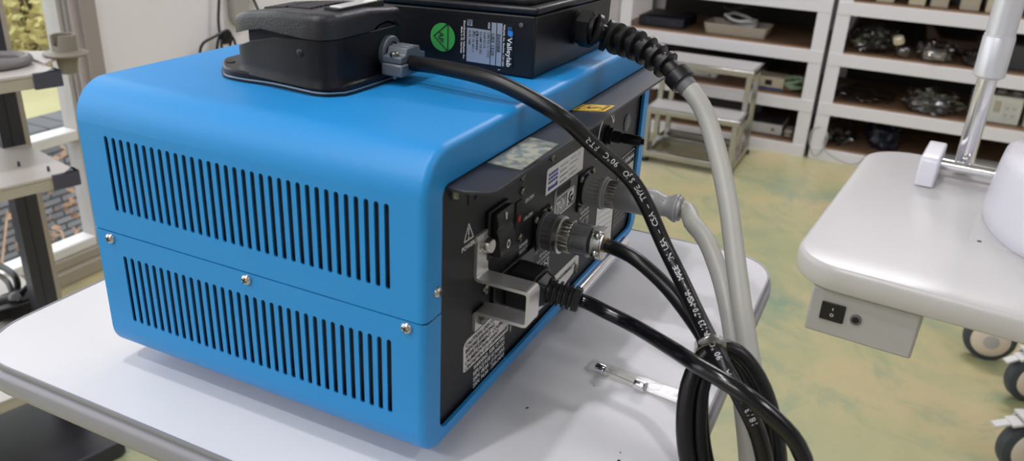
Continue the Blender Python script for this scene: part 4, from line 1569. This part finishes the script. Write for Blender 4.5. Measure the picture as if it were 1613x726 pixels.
# ================================================================== CART WITH BIG CASTERS
CT = thing('equipment_cart', 'white cart frame on large slate and beige casters, cut off at the right edge', 'cart', (1.55, -.62, 0))
mb = MB()
mb.prism(rrect(1.30, -.72, 1.90, -.66, .01, 3), (0, 0, 0), UX, (0, 1, 0), UZ, .135, .185)
mb.prism(rrect(1.30, -1.30, 1.36, -.66, .01, 3), (0, 0, 0), UX, (0, 1, 0), UZ, .135, .185)
mb.prism(rrect(1.84, -1.30, 1.90, -.66, .01, 3), (0, 0, 0), UX, (0, 1, 0), UZ, .135, .185)
part('frame', mb, M['lever'], CT, bevel=.004)
def caster(cx, cy, nx, ny, R=.056, lever=True, tip=None):
    n = V((nx, ny, 0)).normalized()
    f = V((-n.y, n.x, 0))
    c = V((cx, cy, R))
    mb = MB()
    for s in (1,):
        mb.lathe(c - n * .017, n, [(0, R * .70), (.001, R * .86), (.006, R * .97), (.013, R), (.021, R), (.028, R * .97), (.033, R * .86), (.034, R * .70)], 40)
    cs = part('caster', mb, M['tyre'], CT)
    mb = MB()
    mb.lathe(c + n * .016, n, [(0, R * .74), (.004, R * .72), (.009, R * .60), (.012, R * .40), (.013, R * .28)], 36)
    mb.lathe(c - n * .016, -n, [(0, R * .74), (.004, R * .72), (.009, R * .60), (.012, R * .40), (.013, R * .28)], 36)
    part('hub', mb, M['hub'], cs)
    mb = MB()
    mb.lathe(c + n * .0285, n, [(0, R * .30), (.002, R * .28), (.003, R * .2)], 24)
    part('hub_cap', mb, M['boxgrey'], cs)
    mb = MB()
    # fork over the wheel and its swivel
    for s in (-1, 1):
        mb.prism([(-.012, R * 1.0), (.030, R * 2.05), (-.010, R * 2.15), (-.034, R * 1.95)], V((cx, cy, 0)) + n * (s * .021), f, UZ, n, -.0015, .0015)
    mb.prism([(-.034, -.022), (.030, -.022), (.030, .022), (-.034, .022)], V((cx, cy, 0)), f, n, UZ, R * 2.06, R * 2.15)
    part('fork', mb, M['lever'], cs, bevel=.001)
    if lever:
        mb = MB()
        a = V((cx, cy, R * 2.0)) + f * tip[0]
        mb.bar(a, a + f * tip[1] + UZ * tip[2], .030, .006)
        mb.bar(a + f * tip[1] + UZ * tip[2], a + f * (tip[1] * 1.7) + UZ * (tip[2] * 1.9), .018, .005)
        part('brake_lever', mb, M['lever'], cs, bevel=.0015)
    return cs
caster(1.725, -.466, -.95, -.05, .056, False)
caster(1.580, -.540, -.85, -.42, .056, True, (-.012, -.034, -.010))
caster(1.303, -.512, -.85, -.45, .058, True, (-.014, -.040, -.006))

# ================================================================== RACKS
BZ = (.0450, .2255, .4140, .6010)


def rack(y0, y1, label):
    t = thing('storage_rack', label, 'rack', (3.3, (y0 + y1) / 2, 0), group='white storage racks along the wall')
    for y in (y0, y1):
        s = 1 if y == y0 else -1
        for x, sx in ((3.05, 1), (3.55, -1)):
            mb = MB()
            ya, yb = sorted((y, y + s * .052))
            xa, xb = sorted((x, x + sx * .003))
            mb.box((xa, ya, 0), (xb, yb, 1.5))
            xa, xb = sorted((x, x + sx * .045))
            ya, yb = sorted((y, y + s * .003))
            mb.box((xa, ya, 0), (xb, yb, 1.5))
            part('post', mb, M['rackwhite'], t)
    for z in BZ + (.80, 1.02, 1.24, 1.46):
        mb = MB()
        mb.box((3.049, y0 + .004, z - .0465), (3.056, y1 - .004, z))
        part('front_beam', mb, M['rackwhite'], t, bevel=.001)
        mb = MB()
        mb.box((3.545, y0 + .004, z - .0465), (3.552, y1 - .004, z))
        part('rear_beam', mb, M['rackwhite'], t)
        mb = MB()
        mb.box((3.053, y0 + .005, z - .006), (3.548, y1 - .005, z + .005))
        part('shelf_board', mb, M['board'], t)
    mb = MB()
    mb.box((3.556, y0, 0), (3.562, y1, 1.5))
    part('added_back_panel', mb, M['rackback'], t)  # dark panel added to deepen the shade inside the rack


rack(.1200, .9350, 'white storage rack with brown shelves behind the steel step stool')
rack(-.90, .1090, 'white storage rack with brown shelves behind the instrument post, at right')
SB = [z + .0055 for z in BZ]


def simple_box(name, label, cat, x, y, z, sx, sy, sz, m, grp=None, bev=.004, rz=0, extra=None):
    """a device case: body plus lid line, feet or whatever extra adds"""
    t = thing(name, label, cat, (x, y, z), group=grp, rz=rz)
    mb = MB()
    mb.box((-sx / 2, -sy / 2, 0), (sx / 2, sy / 2, sz))
    part('case', mb, m, t, bevel=bev, local=True)
    if extra:
        extra(t, sx, sy, sz)
    return t


def loop_cable(name, label, cat, c, r, n, rad, m, tilt=.3, sq=.5, seed=1, grp=None):
    rn = random.Random(seed)
    t = None
    P = []
    c = V(c)
    for k in range(n * 10 + 1):
        a = 2 * PI * k / 10
        q = r * (1 + .18 * rn.uniform(-1, 1))
        P.append(c + V((q * math.cos(a) * .8, q * math.sin(a), r * sq * (1 + math.sin(a * .5 + seed)) * .5 + rad + abs(rn.uniform(0, .3)) * r * sq)))
    mb = MB()
    mb.tube(smooth_path(P, rad), rad, 8)
    o = part(name, mb, m)
    tag(o, label, cat, grp)
    return o


def lid(m, sx_, h_):
    def f(t, sx, sy, sz):
        mb = MB()
        mb.box((-sx / 2 * sx_, -sy / 2 * sx_, sz), (sx / 2 * sx_, sy / 2 * sx_, sz + h_))
        part('top_panel', mb, m, t, bevel=.002, local=True)
        mb = MB()
        for k in (-1, 1):
            mb.box((-sx / 2 - .001, k * sy * .28 - .006, sz * .4), (-sx / 2, k * sy * .28 + .006, sz * .6))
        part('front_mark', mb, M['darkgrey'], t, local=True)
    return f


# left rack
simple_box('flat_monitor', 'dark blue-black flat device lying on the top visible shelf of the left rack', 'device', 3.22, .775, SB[2], .22, .19, .040, M['darkblue'], extra=lid(M['darkblue'], .8, .004))
t = thing('tray', 'beige open tray holding white cable, beside the flat dark device on the left rack', 'tray', (3.19, .475, SB[2]))
mb = MB()
for k, (s, z) in enumerate(((1, 0), (1.06, .040))):
    pass
mb.grid([[V((a * s, b * s, z)) for a, b in rrect(-.075, -.128, .075, .128, .015, 4)] for s, z in ((.92, 0), (1.0, .040), (.985, .040), (.90, .004), (.01, .004))], True)
part('bin', mb, M['beige2'], t, local=True)
loop_cable('cable', 'white cable looped in the beige tray', 'cable', (3.18, .47, SB[2] + .010), .058, 3, .006, M['whitecable'], sq=.8, seed=4)
loop_cable('cable', 'grey cable loop standing up behind the beige tray', 'cable', (3.30, .50, SB[2] + .01), .06, 2, .004, M['darkgrey'], sq=1.2, seed=9)
simple_box('handheld_device', 'white handheld device with blue screen on the second shelf, above the step stool', 'device', 3.18, .590, SB[1], .07, .13, .030, M['offwhite'], bev=.010, extra=lid(M['bluedev'], .7, .003))
def slotbox(t, sx, sy, sz):
    mb = MB()
    mb.box((-sx / 2 - .002, -.022, sz * .35), (-sx / 2 + .001, .004, sz * .75))
    part('slot', mb, M['inkblack'], t, local=True)
    mb = MB()
    mb.box((-sx / 2 - .001, -sy / 2 + .002, 0), (-sx / 2 + .001, sy / 2 - .002, sz * .18))
    part('blue_strip', mb, M['bluedev'], t, local=True)
simple_box('cream_device', 'cream box with black slot on the left rack, beside pale green cable', 'device', 3.16, .320, SB[1], .10, .135, .050, M['cream2'], extra=slotbox)
loop_cable('cable', 'pale green cable coil next to the cream slotted box', 'cable', (3.14, .225, SB[1]), .036, 4, .006, M['greencable'], sq=1.0, seed=2)
loop_cable('cable', 'orange-brown cord bunch inside the pale green coil', 'cable', (3.13, .235, SB[1]), .018, 2, .005, M['board'], sq=.7, seed=12)
simple_box('flat_box', 'white flat box on the bottom shelf of the left rack', 'box', 3.20, .310, SB[0], .18, .165, .042, M['offwhite'], extra=lid(M['darkgrey'], .95, .003))
simple_box('power_brick', 'small grey adapter at the right end of the bottom left shelf', 'adapter', 3.14, .202, SB[0], .07, .032, .030, M['beige2'], bev=.006, extra=lid(M['boxgrey'], .7, .002))
simple_box('dark_case', 'dark case behind the white flat box on the bottom left shelf', 'case', 3.36, .47, SB[0], .20, .26, .075, M['darkgrey'], extra=lid(M['darkgrey'], .8, .004))
simple_box('dark_tray', 'dark grey tray behind the blue-screen device on the left rack', 'tray', 3.38, .50, SB[1], .22, .30, .05, M['darkgrey'], extra=lid(M['darkgrey'], .9, .003))

# right rack, top visible shelf
for (y, sy, sz, m, lab) in ((-.045, .060, .085, 'cream2', 'cream box at the left end of the top right shelf'),
                            (-.150, .055, .070, 'cream2', 'yellowish box second from the left on the top right shelf'),
                            (-.222, .058, .100, 'beige2', 'beige box tilted forward in the middle of the top right shelf'),
                            (-.318, .062, .110, 'beige2', 'plain beige box left of the widest cream box on the top right shelf'),
                            (-.398, .062, .120, 'cream2', 'large cream box beside the grey instrument tube on the top right shelf')):
    simple_box('carton', lab, 'box', 3.13, y, SB[3], .08, sy, sz, M[m], 'boxes on the top right shelf', extra=lid(M['offwhite'], .9, .003))
simple_box('dark_case', 'dark case behind the cream cartons on the top right shelf', 'case', 3.34, -.2, SB[3], .2, .5, .12, M['darkgrey'], extra=lid(M['darkgrey'], .9, .004))


def bag(name, label, c, r, seed, inner=None, grp='bags of parts on the right rack'):
    """clear crumpled bag with something in it"""
    x, y, z = c
    t = thing(name, label, 'bag', (x, y, z), group=grp)
    mb = MB()
    mb.blob((0, 0, r[2] * .82), r[0], r[1], r[2], seed, .38, 4, flat=-r[2] * .8, freq=3.1)
    part('film', mb, M['bag'], t, local=True, ang=25)
    if inner:
        inner(t, r)
    return t


def in_cords(t, r):
    rn = random.Random(11)
    P = []
    for k in range(34):
        a = k * .9
        P.append(V((r[0] * .55 * math.cos(a) * rn.uniform(.6, 1), r[1] * .66 * math.sin(a) * rn.uniform(.5, 1), r[2] * (.25 + .95 * rn.random()))))
    mb = MB()
    mb.tube(smooth_path(P, .012), .007, 8)
    part('black_cord', mb, M['cordshiny'], t, local=True)


def in_box(m, k=.55):
    def f(t, r):
        mb = MB()
        mb.box((-r[0] * k, -r[1] * k, .004), (r[0] * k, r[1] * k, r[2] * .9))
        part('boxed_part', mb, m, t, local=True, bevel=.004)
    return f


def in_lump(m):
    def f(t, r):
        mb = MB()
        mb.blob((0, 0, r[2] * .6), r[0] * .7, r[1] * .7, r[2] * .55, 5, .3, 3)
        part('dark_part', mb, m, t, local=True)
    return f


bag('cord_bag', 'clear bag stuffed with black cords at the left of the second right shelf', (3.18, -.035, SB[2]), (.10, .085, .055), 1, in_cords)
t = thing('bottle_bag', 'small clear bag with yellow-capped bottle beside the cord bag', (3.13, -.130, SB[2]) and 'bottle', (3.09, -.142, SB[2]))
mb = MB()
mb.blob((0, 0, .022), .026, .028, .027, 8, .2, 3, flat=-.020)
part('bottle', mb, M['bag'], t, local=True)
mb = MB()
mb.lathe((-.012, .018, .052), V((-.2, .35, 1)), [(0, .017), (.004, .019), (.022, .019), (.027, .015), (.028, .002)], 20)
part('cap', mb, M['cream2'], t, local=True, label='yellow cap')
bag('part_bag', 'clear bag around a tan boxed part on the second right shelf', (3.13, -.248, SB[2]), (.07, .066, .040), 3, in_box(M['beige2']))
bag('film_bag', 'crumpled clear bag left of the instrument sleeve on the second right shelf', (3.13, -.385, SB[2]), (.07, .052, .030), 4, in_lump(M['darkgrey']))
t = thing('curved_cradle', 'brown curved cradle at the back of the second right shelf', 'cradle', (3.34, -.32, SB[2]))
mb = MB()
mb.prism([(-.12, .10), (-.10, .005), (.10, .005), (.12, .10), (.09, .095), (.06, .055), (-.06, .055), (-.09, .095)], (0, 0, 0), (0, 1, 0), UZ, UX, -.05, .05)
part('cradle_body', mb, M['brown'], t, local=True, bevel=.006)
simple_box('dark_case', 'black case at the far right of the second right shelf', 'case', 3.20, -.52, SB[2], .15, .16, .085, M['darkgrey'], extra=lid(M['darkgrey'], .9, .003))
t = thing('brown_board', 'brown board leaning inside the second right shelf by the rack post', 'board', (3.28, .06, SB[2]))
mb = MB()
mb.prism([(-.05, 0), (.05, 0), (.045, .145), (-.045, .145)], (0, 0, 0), V((1, 0, 0)), V((0, -.25, .97)).normalized(), V((0, 1, .25)).normalized(), 0, .012)
part('panel_board', mb, M['brown'], t, local=True, bevel=.002)
# third shelf
t = thing('film_sheet', 'flat folded clear plastic sheet at the left of the third right shelf', 'plastic sheet', (3.22, -.035, SB[1]))
mb = MB()
mb.blob((0, 0, .012), .12, .115, .020, 6, .3, 4, flat=-.010)
part('film', mb, M['bag'], t, local=True, ang=25)
bag('device_bag', 'clear bag holding a dark device in the middle of the third right shelf', (3.13, -.275, SB[1]), (.075, .100, .048), 9, in_box(M['darkgrey'], .6))


def strip_box(label, y):
    t = thing('socket_box', label, 'socket box', (3.16, y, SB[1]), group='grey-white socket boxes')
    mb = MB()
    mb.box((-.06, -.080, 0), (.06, .080, .098))
    part('case', mb, M['socket'], t, local=True, bevel=.004)
    mb = MB()
    mb.box((-.062, -.068, .016), (-.059, -.022, .076))
    fp = part('socket_panel', mb, M['offwhite'], t, local=True, bevel=.001)
    mb = MB()
    for r in range(2):
        for cc in range(2):
            for (dy, dz) in ((-.004, 0), (.004, 0), (0, -.006)):
                mb.box((-.0625, -.056 + cc * .022 + dy - .0013, .034 + r * .026 + dz - .0018), (-.0618, -.056 + cc * .022 + dy + .0013, .034 + r * .026 + dz + .0018))
    part('socket_holes', mb, M['inkblack'], fp, local=True)
    mb = MB()
    mb.box((-.064, -.012, .040), (-.059, .008, .080))
    part('switch', mb, M['beige2'], t, local=True, bevel=.002)
    for yy in (-.06, -.01, .05):
        mb = MB()
        mb.blob((.0, yy, .104), .02, .018, .010, 3, .1, 2)
        part('knob', mb, M['boxgrey'], t, local=True)
    mb = MB()
    for k in range(5):
        mb.box((-.0606, .020 + k * .010, .020), (-.0598, .025 + k * .010, .034))
    part('keys', mb, M['boxgrey'], t, local=True)


strip_box('grey-white socket box behind the chrome post on the third right shelf', -.485)
strip_box('grey-white socket box at the right picture edge on the third right shelf', -.660)
# bottom shelf
bag('black_bag', 'black bag at the left of the bottom right shelf', (3.18, .010, SB[0]), (.09, .050, .042), 14, in_lump(M['blackplastic']), None)
t = thing('black_pouch', 'black bundled pouch right of the black bag on the bottom shelf', 'pouch', (3.20, -.145, SB[0]))
mb = MB()
mb.blob((0, 0, .050), .085, .060, .062, 21, .3, 4, flat=-.05)
part('pouch_body', mb, M['darkblue'], t, local=True)
mb = MB()
mb.tube(smooth_path([V((-.05, -.03, .08)), V((-.06, -.01, .13)), V((-.05, .03, .12)), V((-.05, .045, .06))], .01), .005, 8)
part('strap', mb, M['blackplastic'], t, local=True)
simple_box('silver_bar', 'silver bar lying on the bottom right shelf behind the white end block', 'bar', 3.15, -.47, SB[0], .06, .28, .018, M['boxgrey'], extra=lid(M['offwhite'], .9, .002))
mb = MB()
P = [V((3.036 - .006 * math.sin(a), .095 + .050 * math.sin(a) * (.6 + .2 * math.cos(a)) - .015, .075 + .058 * math.cos(a))) for a in [2 * PI * k / 16 for k in range(15)]]
P += [V((3.03, .05, .05)), V((3.03, -.03, .012)), V((3.035, -.08, .02)), V((3.035, -.10, .05))]
mb.tube(smooth_path(P, .01), .0028, 8)
o = part('thin_cable', mb, M['boxgrey'])
tag(o, 'thin grey cable loop hanging at the foot of the right rack post', 'cable')

# ================================================================== STEP STOOL
ST = thing('step_stool', 'two-step stainless steel stool standing in front of the left rack', 'step stool', (2.83, .47, 0))
def bars(pairs, m, name, w=.024):
    for a, b in pairs:
        mb = MB()
        up = (1, 0, 0) if abs(V(b)[2] - V(a)[2]) > .05 else (0, 0, 1)
        mb.bar(a, b, w, w, up)
        part(name, mb, M[m], ST, bevel=.002)
yR, yL = .335, .655
xa, xm, xb = 2.660, 2.795, 2.965
bars([((xa, yR, 0.012), (xa, yR, .185)), ((xa, yL, .012), (xa, yL, .185)), ((xm, yR, .04), (xm, yR, .335)), ((xm, yL, .04), (xm, yL, .335)), ((xb, yR, .012), (xb, yR, .335)), ((xb, yL, .012), (xb, yL, .335))], 'steel', 'leg', .020)
bars([((xa, yR, .030), (xb, yR, .030)), ((xa, yL, .030), (xb, yL, .030)), ((xa, yR, .030), (xa, yL, .030)), ((xb, yR, .030), (xb, yL, .030)), ((xm, yR, .055), (xm, yL, .055))], 'steel', 'rail')
for (x0, x1, z, nm) in ((xa - .014, xm + .02, .185, 'lower_step'), (xm - .014, xb + .014, .335, 'upper_step')):
    mb = MB()
    mb.box((x0, yR - .016, z), (x1, yL + .016, z + .022))
    s_ = part(nm, mb, M['steel'], ST, bevel=.003)
    mb = MB()
    mb.box((x0 + .012, yR - .006, z + .022), (x1 - .012, yL + .006, z + .0235))
    part('tread_mat', mb, M['boxgrey'], s_)
for x in (xa, xb):
    for y in (yR, yL):
        mb = MB()
        mb.lathe((x, y, 0), UZ, [(0, .018), (.014, .016)], 16)
        part('rubber_foot', mb, M['softblack'], ST)

# ================================================================== LEFT TROLLEY
tu, tv = V((-.971, .24, 0)).normalized(), V((.24, .971, 0)).normalized()
TC = V((.5400, .9500, 0))
TR = thing('shelf_trolley', 'beige trolley of stacked shelves with slate corner caps and dark post by the window', 'trolley', (.36, 1.1, 0))
def shelf(z, nm, c=TC, w=.42, dd=.26, cap=True):
    mb = MB()
    mb.prism([(0, 0), (w, 0), (w, dd), (0, dd)], c, tu, tv, UZ, z - .0035, z)
    sh = part('shelf', mb, M['trolleyshelf'], TR)
    mb = MB()
    mb.prism([(.001, .001), (w - .001, .001), (w - .001, dd - .001), (.001, dd - .001)], c, tu, tv, UZ, z - .021, z - .0035)
    part('shelf_edge', mb, M['trolleyedge'], sh, label='beige shelf edge')
    if cap:
        mb = MB()
        mb.prism([(-.003, -.003), (.036, -.003), (.036, .003), (.003, .003), (.003, .018), (-.003, .018)], c, tu, tv, UZ, z - .0225, z + .001)
        mb.prism([(-.003, -.003), (.022, -.003), (-.003, .022)], c, tu, tv, UZ, z - .0005, z + .001)
        part('corner_cap', mb, M['cornercap'], sh, bevel=.002)
    return sh
shelf(.6960, 'upper')
shelf(.5420, 'middle')
shelf(.2050, 'lower', TC + tu * -.02, .46, .42, False)
po = TC + tv * .175 + V((.003, 0, 0))
mb = MB()
mb.prism([(.004, 0), (.039, 0), (.039, .030), (.004, .030)], po, tu, tv, UZ, .04, 1.25)
pst = part('post', mb, M['postdark'], TR)
mb = MB()
mb.prism([(-.004, 0), (.004, 0), (.004, .030), (-.004, .030)], po, tu, tv, UZ, .04, 1.25)
part('post_strip', mb, M['postalu'], pst)
mb = MB()
mb.prism([(.0225, -.0008), (.0235, -.0008), (.0235, 0), (.0225, 0)], po, tu, tv, UZ, .04, 1.25)
part('post_groove', mb, M['inkblack'], pst)
mb = MB()
mb.prism([(.33, 0), (.37, 0), (.37, .030), (.33, .030)], po, tu, tv, UZ, .04, 1.25)
part('post', mb, M['postdark'], TR)
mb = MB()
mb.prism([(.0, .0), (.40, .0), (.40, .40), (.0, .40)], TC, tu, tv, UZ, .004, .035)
part('base_or_shade_plate', mb, M['postdark'], TR, bevel=.004)  # dark plate added, its colour stands in for the trolley's shade on the floor


def cup_holder(c, label, s=1.0):
    t = thing('cup_holder', label, 'holder', tuple(c), group='taupe cup holders on the trolley')
    mb = MB()
    n = 36
    rows = []
    def hgt(k):
        a = 2 * PI * k / n
        return .027 if not (2.5 < a < 3.5) else .011
    for r, zf in ((.0185, 0), (.0180, 1), (.0150, 1), (.0155, 0)):
        rows.append([V((r * math.cos(2 * PI * k / n) * s, r * math.sin(2 * PI * k / n) * s, (hgt(k) * zf + .002) * s)) for k in range(n)])
    mb.grid(rows, True)
    part('cup', mb, M['cupbeige'], t, local=True)
    mb = MB()
    mb.lathe((0, 0, 0), UZ, [(-.002 * s, .030 * s), (0, .0325 * s), (.0015 * s, .0325 * s), (.004 * s, .022 * s), (.005 * s, .0186 * s)], 36)
    part('flange', mb, M['cupbeige'], t, local=True)
    mb = MB()
    mb.lathe((0, 0, -.002 * s), UZ, [(-.028 * s, .0135 * s), (0, .0165 * s)], 28, flute=(0, 0, 7, .0015))
    part('lower_sleeve', mb, M['cupbeige'], t, local=True)
    return t


ch = cup_holder((.6060, 1.0180, .7010), 'taupe cup holder clipped beside the upper trolley shelf, nearest the blue generator')
mb = MB()
mb.prism([(.000, .045), (.000, .150), (-.040, .125), (-.032, .110), (-.028, .090), (-.032, .075)], TC, tu, tv, UZ, .6950, .6988)
part('bracket_plate', mb, M['trolleyshelf'], TR)
cup_holder((.6500, 1.28, .7480), 'taupe cup holder half hidden behind the dark trolley post', .9)
mb = MB()
mb.box((.55, 1.275, .738), (.630, 1.287, .744))
part('rear_bracket', mb, M['trolleyshelf'], TR)
# grey rimmed tray on the upper shelf
t = thing('rimmed_tray', 'grey round-rimmed tray on the upper trolley shelf at the left picture edge', 'tray', (.52, 1.06, .6962))
o0 = dep(-16, 84, 1.19)
o0.z = .6962
P = []
for k in range(40):
    a = 2 * PI * k / 40
    P.append(o0 + tu * (.048 * math.cos(a)) + tv * (.036 * math.sin(a)) + UZ * .0075)
mb = MB()
mb.tube(P + [P[0], P[1]], .0070, 12)
part('rim', mb, M['trayrim'], t)
mb = MB()
mb.prism([(.044 * math.cos(2 * PI * k / 40), .032 * math.sin(2 * PI * k / 40)) for k in range(40)], o0, tu, tv, UZ, .0005, .006)
part('tray_floor', mb, M['trayrim'], t)
mb = MB()
mb.prism(rrect(-.026, -.018, -.016, -.013, .002, 3), o0, tu, tv, UZ, .006, .0064)
part('slot', mb, M['inkblack'], t)
# two little pins on the middle shelf
for i, (u_, v_, lab) in enumerate(((62, 259, 'tiny dark peg standing mid-way on the middle trolley shelf'), (88, 262, 'tiny dark peg by the corner cap of the middle trolley shelf'))):
    p = dep(u_, v_, 1.27)
    p.z = .5421
    p = TC + tu * (.052 - i * .022) + tv * (.075 - i * .05) + UZ * .5421
    mb = MB()
    mb.lathe(p, UZ, [(0, .0022), (.007, .0020), (.008, .001)], 10)
    o = part('peg', mb, M['cornercap'])
    tag(o, lab, 'peg')
# black clamp with cord on the lowest shelf
def onlow(u, v, z):
    """point of the lower shelf's height plus z seen at (u, v)"""
    d = RX * ((u - 806.5) / F) + RY * ((v - 363) / F) + RZ
    return CAM + d * ((.205 + z - CAM.z) / d.z)
CL = thing('screen_clamp', 'black clamp with lever and cable on the lowest trolley shelf', 'clamp', tuple(onlow(25, 480, 0)))
a = onlow(22, 478, .02)
mb = MB()
mb.blob(a, .050, .026, .022, 3, .3, 3, flat=-.019)
part('jaw', mb, M['softblack'], CL)
mb = MB()
mb.bar(a + V((.0, .01, .0)), onlow(47, 449, .055), .014, .010)
mb.bar(a + V((.01, -.02, -.004)), a + V((-.06, -.03, .012)), .022, .022)
mb.bar(a + V((.02, -.01, .0)), a + V((.035, -.04, -.012)), .014, .014)
part('lever', mb, M['softblack'], CL, bevel=.003)
mb = MB()
mb.tube(smooth_path([onlow(-10, 415, .05), onlow(12, 425, .06), onlow(26, 440, .055), onlow(27, 462, .03), a], .008), .006, 10)
mb.tube(smooth_path([onlow(-10, 428, .03), onlow(10, 442, .04), onlow(18, 458, .035), a], .008), .005, 10)
part('cord', mb, M['cordblack'], CL)
mb = MB()
mb.lathe(a + V((-.004, -.014, .018)), V((-.5, -.6, .7)), [(0, .010), (.004, .010), (.006, .006)], 16)
part('bolt', mb, M['darkmetal'], CL)

# ================================================================== ON THE WALL BEHIND
def wl(u, v, off=.02):
    d = RX * ((u - 806.5) / F) + RY * ((v - 363) / F) + RZ
    return CAM + d * ((1.6 - off - CAM.y) / d.y)
mb = MB()
P = [wl(346, -60), wl(345, 0), wl(344, 30), wl(346, 52), wl(350, 62), wl(356, 58, .03), wl(362, 50, .03), wl(352, 50, .035), wl(338, 58, .035), wl(320, 68, .03), wl(315, 82, .03), wl(319, 96, .03), wl(330, 120, .03), wl(341, 100, .025), wl(342, 75, .025), wl(346, 58, .03), wl(358, 50, .03), wl(365, 60, .03), wl(361, 76, .03), wl(364, 86, .03), wl(360, 110, .03), wl(352, 90, .035), wl(349, 66, .035), wl(356, 56, .03), wl(366, 58, .03), wl(371, 72, .03), wl(372, 100, .03)]
mb.tube(smooth_path(P, .01), .0038, 10)
mb.blob(wl(356, 58, .03), .022, .010, .022, 2, .2, 2)
o = part('hanging_cable', mb, M['cordblack'])
tag(o, 'black cable hanging in knotted loops on the white wall', 'cable')
t = thing('wall_handset', 'grey rounded handset hanging on the white wall beside the black cable', 'handset', tuple(wl(372, 10)))
mb = MB()
prof = rrect(-.034, -.055, .034, .13, (.030, .020, .02, .02), 6)
mb.prism(prof, wl(372, 10, .002), UX, UZ, NY, 0, .022)
part('body', mb, M['handset'], t, bevel=.006)
mb = MB()
mb.prism(rrect(.040, -.03, .062, .13, .004, 3), wl(372, 10, .002), UX, UZ, NY, 0, .010)
part('cradle', mb, M['frameW'], t, bevel=.002)
mb = MB()
mb.tube(smooth_path([wl(394, -50), wl(397, -10), wl(404, 10), wl(407, 20), wl(406, 60)], .01), .0038, 10)
o = part('hanging_cable', mb, M['cordblack'])
tag(o, 'short black cable on the wall just right of the grey handset', 'cable')

# ================================================================== LIGHT
w = bpy.data.worlds.new('overcast')
sc.world = w
w.use_nodes = True
bg = w.node_tree.nodes['Background']
bg.inputs['Color'].default_value = (.93, .96, 1, 1)
bg.inputs['Strength'].default_value = 2.5


def lamp(x, y, sx, sy, p, col=(.97, .955, 1), z=2.56):
    l = bpy.data.lights.new('ceiling_or_fill', 'AREA')
    l.shape = 'RECTANGLE'
    l.size, l.size_y = sx, sy
    l.energy = p
    l.color = col
    o = bpy.data.objects.new('ceiling_or_fill', l)
    COL.objects.link(o)
    o.location = (x, y, z)


lamp(-.86, .37, .10, .06, 10)
lamp(-.12, .26, .10, .06, 7)
lamp(2.75, .10, .20, 1.0, 32)
lamp(2.3, -1.2, 1.2, .20, 6)
lamp(.2, -1.9, 1.2, .20, 13)  # added fill lamp that brightens the generator's dim rear panel
lamp(-2.0, .5, .20, 1.2, 26)

sc.view_settings.view_transform = 'Standard'
sc.view_settings.look = 'None'
sc.view_settings.gamma = 1
sc.view_settings.use_curve_mapping = False
sc.view_settings.exposure = 0.17
